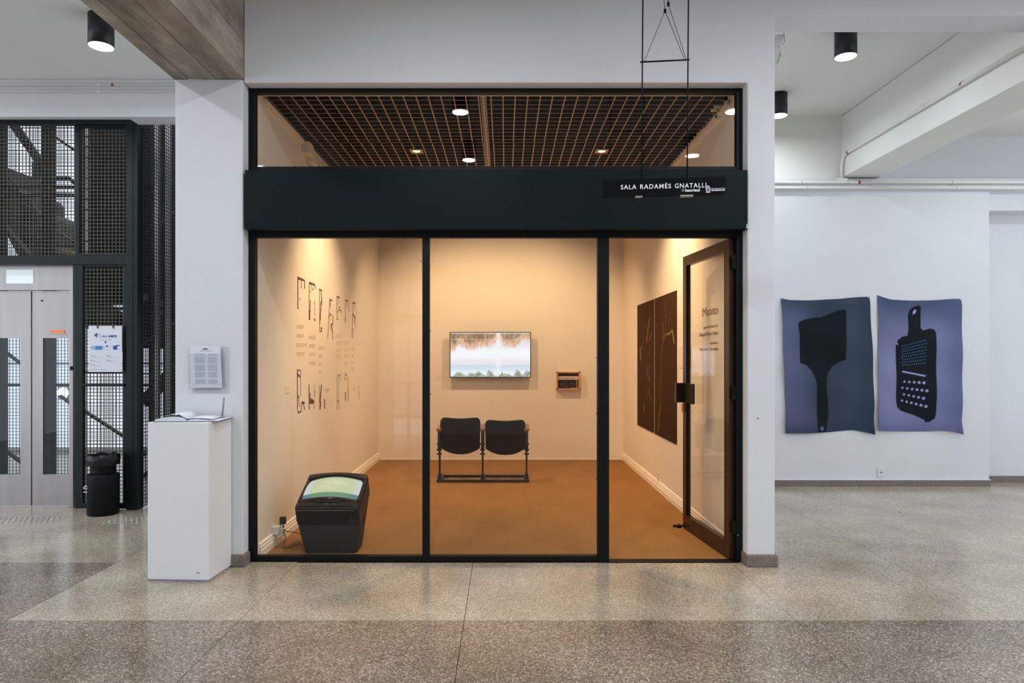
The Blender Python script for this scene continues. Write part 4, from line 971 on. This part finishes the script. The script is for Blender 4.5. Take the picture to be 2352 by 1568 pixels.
glyph([(.012, c2(1434, 545), c2(1428, 700)), (.03, c2(1427, 700), c2(1428, 760)), (.016, c2(1428, 760), c2(1437, 840))])
# faint blocks of caption text, each made of small broken strokes
for (a, b, yv_, k) in ((682, 699, 750, 4), (682, 699, 771, 4), (682, 706, 792, 5), (682, 701, 812, 4), (710, 726, 774, 4), (710, 724, 794, 4), (710, 727, 813, 4), (710, 727, 833, 4), (732, 746, 799, 4), (732, 741, 817, 3), (732, 739, 836, 2), (732, 738, 854, 2), (772, 786, 770, 4), (772, 788, 787, 4), (772, 783, 803, 3), (772, 781, 819, 3),
                       (791, 803, 787, 3), (791, 803, 803, 3), (791, 802, 818, 3), (791, 800, 834, 3), (807, 813, 802, 2), (807, 812, 817, 2), (807, 812, 832, 2), (807, 814, 847, 2), (746, 757, 895, 4), (812, 817, 893, 2)):
    st_ = []; kk = k*2
    for i in range(kk):
        xa = a+(b-a)*i/kk; h_ = 3.2
        st_.append((.010, (xa, yv_-h_), (xa, yv_+h_)))
        st_.append((.010, (xa, yv_-h_ if (i*3) % 2 else yv_+h_), (xa+(b-a)/kk*.6, yv_-h_+.3 if (i*3) % 2 else yv_+h_-.2)))
    glyph(st_, m='ink_fade', name='caption_text')

# ---- two tall brown prints on the right wall
def board(name, pxa, pxb, strokes, lab):
    ya, yb = DL(pxa, GR), DL(pxb, GR)   # ya far, yb near
    zt_, zb2 = 2.172, .620
    t = thing(name, (GR, (ya+yb)/2, zb2), lab, 'art print')
    B((GR-.006, yb, zb2), (GR, ya, zt_), 'backing', 'tv_bezel', t)
    nu, nv = 130, 260; U, V = np.meshgrid(np.linspace(0, 1, nu), np.linspace(0, 1, nv))
    yy_ = ya+(yb-ya)*U; zz = zb2+(zt_-zb2)*V
    ppx = VX+GR*FP/yy_; ppy = VY-(zz-EYE)*FP/yy_
    cc = np.ones((nv, nu, 3))*np.array(srgb(64, 38, 18)); cc = mixc(cc, (52, 32, 16), smooth(.5, 0, V)*.6)
    for s_ in strokes:
        w_, rgb, al = s_[0]*.78, s_[1], s_[2]; d = np.full(U.shape, 1e9)
        for a, b in zip(s_[3:], s_[4:]): d = np.minimum(d, seg_dist(ppx, ppy, a, b))
        cc = mixc(cc, rgb, smooth(w_, w_*.35, d)*al*(.7+.3*vn(U, V, 20, 60, 3)))
    grid_mesh('print', np.stack([np.full_like(U, GR-.0068), yy_, zz], -1), cc, 'board_print', t)
q = lambda x, y: (1440+x/3.733, 640+y/3.733)
G1, G2, G3 = (136, 98, 40), (106, 74, 38), (160, 138, 112)
board('botanical_print', 1465, 1502.7, [(2.2, G1, .9, q(200, 335), q(190, 400), q(180, 470), q(175, 545)), (1.6, G1, .8, q(218, 465), q(200, 510), q(190, 540)), (2.6, G1, 1, q(132, 580), q(118, 620), q(122, 670), q(126, 695)), (1.2, G2, .7, q(145, 450), q(145, 560)), (1.6, G1, .8, q(188, 636), q(190, 648)),
      (4.6, G2, .65, q(185, 745), q(178, 800), q(192, 850), q(198, 875)), (4.0, G2, .6, q(190, 940), q(185, 990)), (2.2, G2, .7, q(185, 985), q(205, 1000), q(212, 1055)), (1.2, G2, .6, q(185, 985), q(168, 1050)), (2.4, G1, .75, q(148, 1080), q(155, 1135))],
      'dark brown plant print on the right gallery wall, the farther of the pair')
board('botanical_print', 1504.8, 1555, [(1.1, G2, .9, q(328, 205), q(342, 310), q(332, 440), q(318, 540)), (1.8, G1, .5, q(316, 380), q(314, 480), q(310, 570)), (1.0, G2, .7, q(378, 335), q(360, 400)), (1.8, G3, 1, q(345, 475), q(370, 465), q(395, 440), q(400, 480), q(411, 552)), (1.2, G3, .8, q(350, 485), q(375, 470), q(385, 450)), (1.4, G1, .8, q(340, 468), q(322, 520)),
      (2.0, G2, .75, q(308, 570), q(300, 700), q(298, 850), q(300, 960), q(290, 1040)), (1.2, G2, .6, q(285, 860), q(278, 1010)), (1.9, G1, .8, q(296, 1060), q(280, 1180), q(275, 1305)), (1.0, G1, .8, q(326, 206), q(330, 212))],
      'dark brown plant print on the right gallery wall, the nearer of the pair')
# ---- title text on the right wall (seen through the open door)
tt = thing('exhibition_title', (GR, 5.8, 1.5), 'brown exhibition title lettering on the right wall behind the door glass', 'wall lettering')
def rt(txt, pa_, pb_, py_, size, m='ink_brown', off=0):
    if size < .1: m = 'title_ink'; off = 0
    ya, yb = DL(pa_, GR), DL(pb_, GR); z_ = Z(py_, ya)
    text('title_line', txt, size, (GR-.002, ya, z_), (0, -1, 0), m, tt, fit=ya-yb, off=off)
rt('Manto', 1614, 1649, 727, .105); rt('exposição individual de', 1616, 1649, 754.5, .03, off=.0004); rt('Dione de Bem e Canto', 1607, 1650, 772, .042, off=.0004)
rt('curadoria', 1631, 1649, 790, .025); rt('Maria Helena Bernardes', 1608, 1650, 805, .036, off=.0004)

# ---- tube television lying on its back, screen tilted up
tv = thing('tube_television', (-1.33, 5.35, 0), 'old black tube television lying on its back with lit screen by the left wall', 'television')
FL, FR = Vector((-1.592, 5.20, .352)), Vector((-1.122, 5.20, .352)); BL, BR = Vector((-1.606, 5.60, .524)), Vector((-1.106, 5.60, .524))
ex = (FR-FL).normalized(); ey = ((BL+BR)/2-(FL+FR)/2); FH = ey.length; ey.normalize(); en = ex.cross(ey).normalized()   # en points out of the screen
W_ = .485; cen = (FL+FR+BL+BR)/4
def tp(u, v, n): return cen + ex*u + ey*v + en*n
def rr_(wu, hv, n, r, k=4, bulge=0):
    o_ = []
    for cx2, cy2, a0_ in ((wu-r, hv-r, 0), (-wu+r, hv-r, 90), (-wu+r, -hv+r, 180), (wu-r, -hv+r, 270)):
        for i in range(k+1):
            a = math.radians(a0_+90*i/k); o_.append(tp(cx2+r*math.cos(a), cy2+r*math.sin(a), n))
    return o_
hw, hh = W_/2, FH/2
shell = MB().loft([rr_(hw-.006, hh-.006, 0, .02), rr_(hw, hh, -.006, .02), rr_(hw+.004, hh, -.12, .022), rr_(hw+.002, hh-.004, -.165, .025)]).build('front_shell', 'tv_bezel', tv)
# rear housing: tapers to the foot resting on the floor
r3 = rr_(hw-.001, hh-.006, -.160, .025)
ft = []
for p in rr_(hw-.045, .115, 0, .025):
    d_ = p-cen; u_, v_ = d_.dot(ex), d_.dot(ey); ft.append(Vector((cen.x+.03+u_, 5.33+v_*1.0, .004)))
MB().loft([r3, ft]).build('rear_housing', 'tv_shell', tv)
# screen: bulging picture tube
nu, nv = 90, 70; U, V = np.meshgrid(np.linspace(-1, 1, nu), np.linspace(-1, 1, nv))
su2, sv2 = hw-.024, .145; vc = .012
bul = .048*(1-.80*U**2-.20*V**2)
Pt = np.zeros((nv, nu, 3))
for k in range(3): Pt[..., k] = cen[k] + ex[k]*U*su2*(1-.03*V**2) + ey[k]*(vc+V*sv2*(1-.05*U**2)) + en[k]*(bul-.004)
Vb = V - .0
cc = np.ones((nv, nu, 3))*np.array(srgb(206, 212, 168)); cc = mixc(cc, (224, 226, 196), smooth(.9, .1, np.hypot(U, V*1.2-.2))*vn((U+1)/2, (V+1)/2, 6, 12, 21))
cc = mixc(cc, (206, 214, 226), smooth(.68, .95, np.abs(U+.02*V))*.95); cc = mixc(cc, (112, 150, 122), smooth(-.52, -.60, V)); cc = mixc(cc, (86, 130, 138), smooth(-.5, -.62, V)*smooth(.5, .95, np.abs(U)))
cc = mixc(cc, (90, 150, 128), smooth(.05, 0, np.abs(V+.56))); cc = mixc(cc, (148, 166, 136), smooth(.86, .96, V))
grid_mesh('screen', Pt, cc, 'tube_picture', tv)
# raised bezel lips round the tube, control flap, badge, grille
for a, b, c_, d_ in ((-hw+.004, -hw+.024, -.135, .17), (hw-.024, hw-.004, -.135, .17)):
    MB().hexa([tp(a, c_, -.002), tp(b, c_, -.002), tp(b, d_, -.002), tp(a, d_, -.002), tp(a, c_, .010), tp(b, c_, .012), tp(b, d_, .012), tp(a, d_, .010)]).build('bezel_lip', 'tv_bezel', tv, .004)
MB().hexa([tp(-.22, -.2, -.002), tp(.22, -.2, -.002), tp(.22, -.150, -.002), tp(-.22, -.150, -.002), tp(-.22, -.2, .008), tp(.22, -.2, .008), tp(.22, -.150, .016), tp(-.22, -.150, .016)]).build('control_panel', 'tv_bezel', tv, .006)
MB().hexa([tp(-.085, -.165, .008), tp(.10, -.165, .008), tp(.10, -.148, .008), tp(-.085, -.148, .008), tp(-.085, -.165, .022), tp(.10, -.165, .022), tp(.10, -.148, .026), tp(-.085, -.148, .026)]).build('button_bar', 'plastic_black', tv)
for u_ in (-.02, .045): MB().hexa([tp(u_, -.186, .008), tp(u_+.025, -.186, .008), tp(u_+.025, -.181, .008), tp(u_, -.181, .008), tp(u_, -.186, .0135), tp(u_+.025, -.186, .0135), tp(u_+.025, -.181, .014), tp(u_, -.181, .014)]).build('badge', 'tv_grey', tv)
MB().hexa([tp(0, -.145, .03), tp(.03, -.145, .03), tp(.03, -.139, .03), tp(0, -.139, .03), tp(0, -.145, .0385), tp(.03, -.145, .0385), tp(.03, -.139, .0405), tp(0, -.139, .0405)]).build('badge', 'tv_grey', tv)
vb = MB(); N_ = 12
secs = []
for k in range(N_+1):
    u_ = -hw+.005+(2*hw-.01)*k/N_; q_ = 1-(u_/hw)**2
    secs.append([tp(u_, .150+.012*q_, -.002), tp(u_, hh-.002, -.002), tp(u_, hh-.002, .012+.026*q_), tp(u_, .158+.012*q_, .012+.036*q_)])
vb.loft(secs, smooth=False).build('bezel_lip', 'tv_bezel', tv)
vb = MB(); secs = []
for k in range(N_+1):
    u_ = -hw+.02+(2*hw-.04)*k/N_; q_ = 1-(u_/hw)**2
    secs.append([tp(u_, -.150, -.002), tp(u_, -.128, -.002), tp(u_, -.128, .006+.034*q_), tp(u_, -.150, .010+.022*q_)])
vb.loft(secs).build('bezel_lip', 'tv_bezel', tv)
# underside trim line and little vent holes facing the viewer
MB().bar(tp(-hw+.006, -hh-.002, -.022), tp(hw-.03, -hh-.002, -.022), .004, .004).build('trim_line', 'tv_grey', tv)
for u_, n_ in ((.19, -.085), (.215, -.085), (.18, -.103), (.20, -.105), (.165, -.12), (.188, -.125), (.21, -.122), (.225, -.14), (.236, -.118)):
    p = tp(u_, -hh-.001, n_); MB().tube([p, p-ey*.003], .003, 6).build('vent_hole', 'tv_grey', tv)
p = tp(hw+.004, -.14, -.02); MB().hexa([tp(hw-.002, -.19, -.015), tp(hw+.006, -.19, -.015), tp(hw+.006, -.19, -.03), tp(hw-.002, -.19, -.03), tp(hw-.002, .19, -.004), tp(hw+.006, .19, -.004), tp(hw+.006, .19, -.02), tp(hw-.002, .19, -.02)]).build('side_rib', 'tv_shell', tv)
# plug, adaptor and leads at the wall
yq = 5.42
pg = thing('plug_socket', (GL, yq, .12), 'white surface socket with plugged leads on the skirting left of the television', 'socket')
B((GL+.0, yq-.03, .095), (GL+.055, yq+.045, .16), 'socket_box', 'plastic_white', pg, .005)
B((GL+.055, yq-.005, .075), (GL+.085, yq+.03, .14), 'plug', 'plastic_white', pg, .005)
B((GL+.0, yq-.05, .058), (GL+.025, yq-.02, .085), 'socket_foot', 'plastic_white', pg, .003)
ad = tag(MB().box((GL+.04, yq+.03, .163), (GL+.085, yq+.07, .222)).bar((GL+.07, yq+.03, .163), (GL+.075, yq+.02, .13), .012, .012).build('power_adaptor', 'plastic_black', bevel=.004), 'small black power adaptor standing in the white wall socket', 'adaptor')
cbk = thing('power_lead', (GL+.09, yq, .1), 'thin black leads running from the wall socket to the television', 'cable')
MB().tube([(GL+.07, yq+.01, .135), (GL+.11, yq, .118), (GL+.16, yq, .112), (-1.60, 5.40, .10), (-1.56, 5.40, .095)], .0035, 6).build('lead', 'plastic_black', cbk)
MB().tube([(GL+.08, yq, .13), (GL+.105, yq-.02, .08), (GL+.10, yq-.05, .02), (GL+.09, yq-.06, .006), (GL+.15, yq-.07, .006), (GL+.22, yq-.04, .03), (GL+.26, yq-.06, .02), (-1.53, 5.33, .01), (-1.49, 5.33, .02)], .003, 6).build('lead', 'plastic_black', cbk)

# ---- pair of old cinema seats, backs to the viewer
se = thing('cinema_seat_pair', (-.255, 8.3, 0), 'pair of joined dark wooden folding cinema seats facing the wall screen', 'seat')
def seat_back(xc, w2, ztop, zbot, y0_, lab=None):
    nu, nv = 29, 25; Pp = np.zeros((nv, nu, 3))
    for j in range(nv):
        v = j/(nv-1)
        for i in range(nu):
            u = -1+2*i/(nu-1)
            zt2 = ztop - .010*math.cos(u*math.pi)*.6 - .035*max(0, (abs(u)-.80)/.20)**2.2
            zb2 = zbot + .075*(abs(u)**2.3)
            z_ = zb2+(zt2-zb2)*v
            ww = w2*(1-.03*(1-v)) * (1-.02*max(0, v-.9)*10*abs(u))
            y_ = y0_ - .05*(z_-.34)/.44 - .022*(1-u*u)*.8 + .03*max(0, (.5-v))**2
            Pp[j, i] = (xc+u*ww, y_, z_)
    o_ = grid_mesh('backrest', Pp, np.zeros((nv, nu, 3)), 'seat_wood', se); s_ = o_.modifiers.new('t', 'SOLIDIFY'); s_.thickness = .014; s_.offset = 1
    # folded seat in front of the back
    Pq = Pp.copy()[:18]; Pq[..., 1] = y0_+.075+.03*np.linspace(1, 0, 18)[:, None]; Pq[..., 0] = xc+(Pq[..., 0]-xc)*.93; Pq[..., 2] += .02
    o2 = grid_mesh('folding_seat', Pq, np.zeros(Pq.shape), 'seat_wood', se); s_ = o2.modifiers.new('t', 'SOLIDIFY'); s_.thickness = .02
YH = 8.22
seat_back(X(1058, YH), X(1103.5, YH)-X(1058, YH), Z(958, YH), Z(1042, YH), YH); seat_back(X(1160.5, YH), X(1206.5, YH)-X(1160.5, YH), Z(963.5, YH), Z(1043.5, YH), YH)
sx_ = [X(1009.5, YH), X(1108.5, YH), X(1209.5, YH)]
for i, x in enumerate(sx_):
    MB().bar((x, YH+.04, .03), (x, YH+.02, .40), .022, .05).bar((x, YH+.02, .40), (x, YH+.0, .60), .03, .06).build('leg', 'cast_iron', se, .004)
    MB().prism([(x-.018, YH-.03, .37), (x-.018, YH+.16, .37), (x-.018, YH+.2, .5), (x-.018, YH+.19, .615), (x-.018, YH-.04, .615), (x-.018, YH-.05, .45)], (.036, 0, 0)).build('side_plate', 'cast_iron', se, .004)
    MB().prism([(x-.032, YH-.07, .615), (x+.032, YH-.07, .615), (x+.034, YH+.22, .645), (x+.026, YH+.26, .645), (x-.026, YH+.26, .645), (x-.034, YH+.22, .645)], (0, 0, .028)).build('armrest', 'arm_wood', se, .006)
    for z_ in (.34, .39, .46): MB().tube([(x-.03, YH-.03, z_), (x+.03, YH-.03, z_)], .010, 8).build('pivot_bolt', 'cast_iron', se)
    MB().box((x-.03, YH-.05, .001), (x+.03, YH+.33, .035)).box((x-.022, YH+.0, .03), (x+.022, YH+.08, .09)).build('foot', 'cast_iron', se, .003)
for y_ in (YH-.045, YH+.29): B((sx_[0]-.025, y_, .002), (sx_[2]+.025, y_+.035, .03), 'floor_rail', 'cast_iron', se, .002)

# ================================================================ FABRIC PRINTS (right bay)
def coons(top, bot, lef, rig, nu, nv):
    def samp(poly, n, key):
        p_ = np.array(poly, float); t_2 = (p_[:, key]-p_[0, key])/(p_[-1, key]-p_[0, key]); s_ = np.linspace(0, 1, n)
        # smooth interpolation
        q_ = np.stack([np.interp(s_, t_2, p_[:, k]) for k in (0, 1)], -1)
        for _ in range(int(n*.35)):
            q_[1:-1] = .25*q_[:-2]+.5*q_[1:-1]+.25*q_[2:]
        return q_
    t4, b4 = samp(top, nu, 0), samp(bot, nu, 0); l4, r4_ = samp(lef, nv, 1), samp(rig, nv, 1)
    u = np.linspace(0, 1, nu)[None, :, None]; v = np.linspace(0, 1, nv)[:, None, None]
    return (1-v)*t4[None]+v*b4[None]+(1-u)*l4[:, None]+u*r4_[:, None]-((1-u)*(1-v)*t4[0]+u*(1-v)*t4[-1]+(1-u)*v*b4[0]+u*v*b4[-1])
def cloth(name, edges, paint, lab, seed):
    nu, nv = 230, 350; Q = coons(*edges, nu, nv)[::-1]      # rows bottom to top
    qx, qy = Q[..., 0], Q[..., 1]
    px, py = 1760+qx/3.015, 640+qy/3.015
    u = np.linspace(0, 1, nu)[None, :]; v = np.linspace(0, 1, nv)[:, None]
    yoff = .016+.010*np.sin(u*7+v*3+seed)+.007*np.sin(v*17+u*4)+.012*smooth(.12, 0, v)*np.cos(u*6)+.03*smooth(.93, 1, u)*smooth(.12, 0, v)
    yoff = np.maximum(yoff*smooth(-.02, .05, 1-v)+.003, .003)
    D_ = YP-.003-yoff
    Pp = np.stack([(px-VX)*YP/FP, D_, EYE+(VY-py)*YP/FP], -1)
    t = thing(name, (float((px.mean()-VX)*YP/FP), YP, float(EYE+(VY-py.max())*YP/FP)), lab, 'fabric print')
    cc = paint(qx, qy)
    o = grid_mesh('fabric', Pp, cc, 'cloth_print', t, thick=.0015)
    for i in (3, nu-4): 
        p = Pp[-3, i]; MB().tube([(p[0], p[1]-.004, p[2]), (p[0], YP, p[2])], .004, 8).build('nail', 'steel_stud', t)
def brush(qx, qy):
    cc = np.ones(qx.shape+(3,))*np.array(srgb(54, 65, 80))
    cc = mixc(cc, (92, 98, 130), smooth(420, 120, qx)*smooth(80, 330, qy)); cc = mixc(cc, (76, 84, 112), smooth(430, 620, qx)*smooth(1100, 650, np.abs(qy-560)*2.2)*.35)
    cc = mixc(cc, (46, 56, 70), smooth(560, 720, qx)*.7); cc = mixc(cc, (50, 58, 80), smooth(950, 1070, qy)*.7); cc = mixc(cc, (82, 78, 108), smooth(150, 0, np.abs(qy-960))*smooth(500, 200, qx)*.4)
    poly = [(215, 320), (222, 300), (250, 286), (310, 272), (380, 265), (440, 240), (500, 218), (535, 212), (547, 225), (545, 560), (500, 575), (455, 605), (425, 650), (413, 700), (413, 760), (425, 850), (428, 930), (418, 1010), (405, 1075), (352, 1075), (345, 950), (345, 730), (335, 690), (310, 640), (275, 600), (228, 582), (228, 520), (225, 400)]
    cc = mixc(cc, (20, 27, 30), smooth(4, -4, poly_sd(qx, qy, poly)))
    cc = mixc(cc, (84, 92, 130), smooth(16, 11, np.hypot(qx-381, (qy-1036)*.85)))
    return cc
def grater(qx, qy):
    cc = np.ones(qx.shape+(3,))*np.array(srgb(116, 120, 156))
    cc = mixc(cc, (60, 74, 98), smooth(420, 110, qy)*.95); cc = mixc(cc, (88, 94, 132), smooth(1150, 1345, qx)*.7); cc = mixc(cc, (88, 96, 130), smooth(860, 765, qx)*.4); cc = mixc(cc, (132, 136, 176), smooth(330, 100, np.hypot(qx-880, qy-700))*.5)
    cc = mixc(cc, (92, 92, 136), smooth(960, 1060, qy)*.6)
    poly = [(972, 250), (985, 215), (1015, 193), (1050, 183), (1062, 195), (1057, 340), (1070, 358), (1120, 345), (1150, 350), (1165, 370), (1168, 500), (1168, 930), (1160, 965), (1125, 990), (1095, 992), (1085, 975), (1010, 940), (930, 915), (903, 890), (896, 850), (893, 460), (905, 425), (935, 400), (965, 395), (972, 350)]
    cc = mixc(cc, (20, 27, 32), smooth(4, -4, poly_sd(qx, qy, poly))); L_c = (150, 152, 205)
    cc = mixc(cc, L_c, smooth(3, -2, np.hypot((qx-1017)*.87+(qy-230)*.5, ((qy-230)*.87-(qx-1017)*.5)*.55)-9))
    cc = mixc(cc, L_c, smooth(7, 4, seg_dist(qx, qy, (940, 642), (1088, 672)))); cc = mixc(cc, L_c, smooth(5, 2, seg_dist(qx, qy, (893, 443), (907, 454))))
    for r in range(8):
        for k in range(11):
            hx_ = 937+k*15.2+(r % 2)*5; hy_ = (468+r*18.8)+((425+r*22.4)-(468+r*18.8))*k/10
            cc = mixc(cc, (104, 140, 196), smooth(4.2, 1.8, np.hypot(qx-hx_, qy-hy_))*.95)
    for (xa, ya_, xb_, yb_, n_) in ((950, 712, 1080, 720, 5), (937, 755, 1100, 775, 6), (950, 800, 1080, 827, 5), (938, 843, 1098, 883, 6)):
        for k in range(n_):
            f_ = k/(n_-1); rr2 = 8+3*f_; hx_, hy_ = xa+(xb_-xa)*f_, ya_+(yb_-ya_)*f_
            d = np.hypot(qx-hx_, qy-hy_); cc = mixc(cc, L_c, smooth(rr2+1.5, rr2-2, d)*smooth(rr2*.9+2, rr2*.5, (qy-hy_)+(qx-hx_)*-.2)) 
    return cc
cloth('fabric_print', ([(98, 135), (160, 148), (300, 150), (500, 140), (620, 128), (710, 125)], [(125, 1068), (270, 1068), (440, 1060), (600, 1045), (670, 1058), (735, 1076)],
      [(98, 135), (108, 270), (112, 500), (120, 680), (130, 900), (125, 1068)], [(710, 125), (716, 250), (725, 400), (732, 650), (738, 870), (735, 1076)]), brush, 'dark blue fabric print with the silhouette of a broad paint brush', 0)
cloth('fabric_print', ([(766, 112), (800, 125), (860, 145), (1000, 152), (1150, 150), (1280, 140), (1345, 140)], [(763, 1048), (850, 1050), (950, 1055), (1080, 1055), (1200, 1048), (1270, 1050), (1342, 1075)],
      [(766, 112), (772, 300), (770, 600), (772, 800), (763, 1048)], [(1345, 140), (1352, 300), (1355, 550), (1352, 850), (1342, 1075)]), grater, 'violet blue fabric print with the silhouette of a kitchen grater', 2)

# ---- pieces that belong to one part of a thing go one level deeper
DEEPER = {'tube_television': {'front_shell': ['screen', 'bezel_lip', 'trim_line', 'vent_hole', 'side_rib'], 'control_panel': ['button_bar', 'badge']},
          'wall_monitor': {'casing': ['screen']}, 'box_frame': {'lettered_strip': ['lettering']},
          'wall_outlet': {'plate': ['socket']}, 'waste_bin': {'body': ['recycling_mark']},
          'hanging_sign': {'board': ['word', 'bank_name', 'bank_emblem', 'crest', 'crest_field', 'crest_band', 'crest_scroll', 'government_name'], 'spreader_bar': ['wire_clamp']},
          'floor_plan_poster': {'sheet': ['numeral', 'ordinal_mark', 'rule', 'heading', 'printed_line', 'printed_block', 'map_pin', 'list_number']},
          'document_pocket': {'sheet': ['printed_line']}, 'guest_book': {'cover': ['page_block', 'page']}, 'emergency_light': {'housing': ['head']},
          'display_plinth': {'body': ['scuff']}, 'plug_socket': {'socket_box': ['plug']}, 'cylinder_downlight': {'housing': ['diffuser']},
          'recessed_spotlight': {'trim_ring': ['bulb']}, 'pen': {'barrel': ['cord']}}
stem_ = lambda o: o.name.split('.')[0]
for root_ in [o for o in C.objects if o.parent is None]:
    for pn_, kids_ in DEEPER.get(stem_(root_), {}).items():
        par_ = next((c for c in root_.children if stem_(c) == pn_), None)
        if not par_: continue
        for c in list(root_.children):
            if stem_(c) in kids_:
                inv_ = (par_.matrix_parent_inverse @ par_.matrix_basis).inverted() @ c.matrix_parent_inverse
                c.parent = par_; c.matrix_parent_inverse = inv_
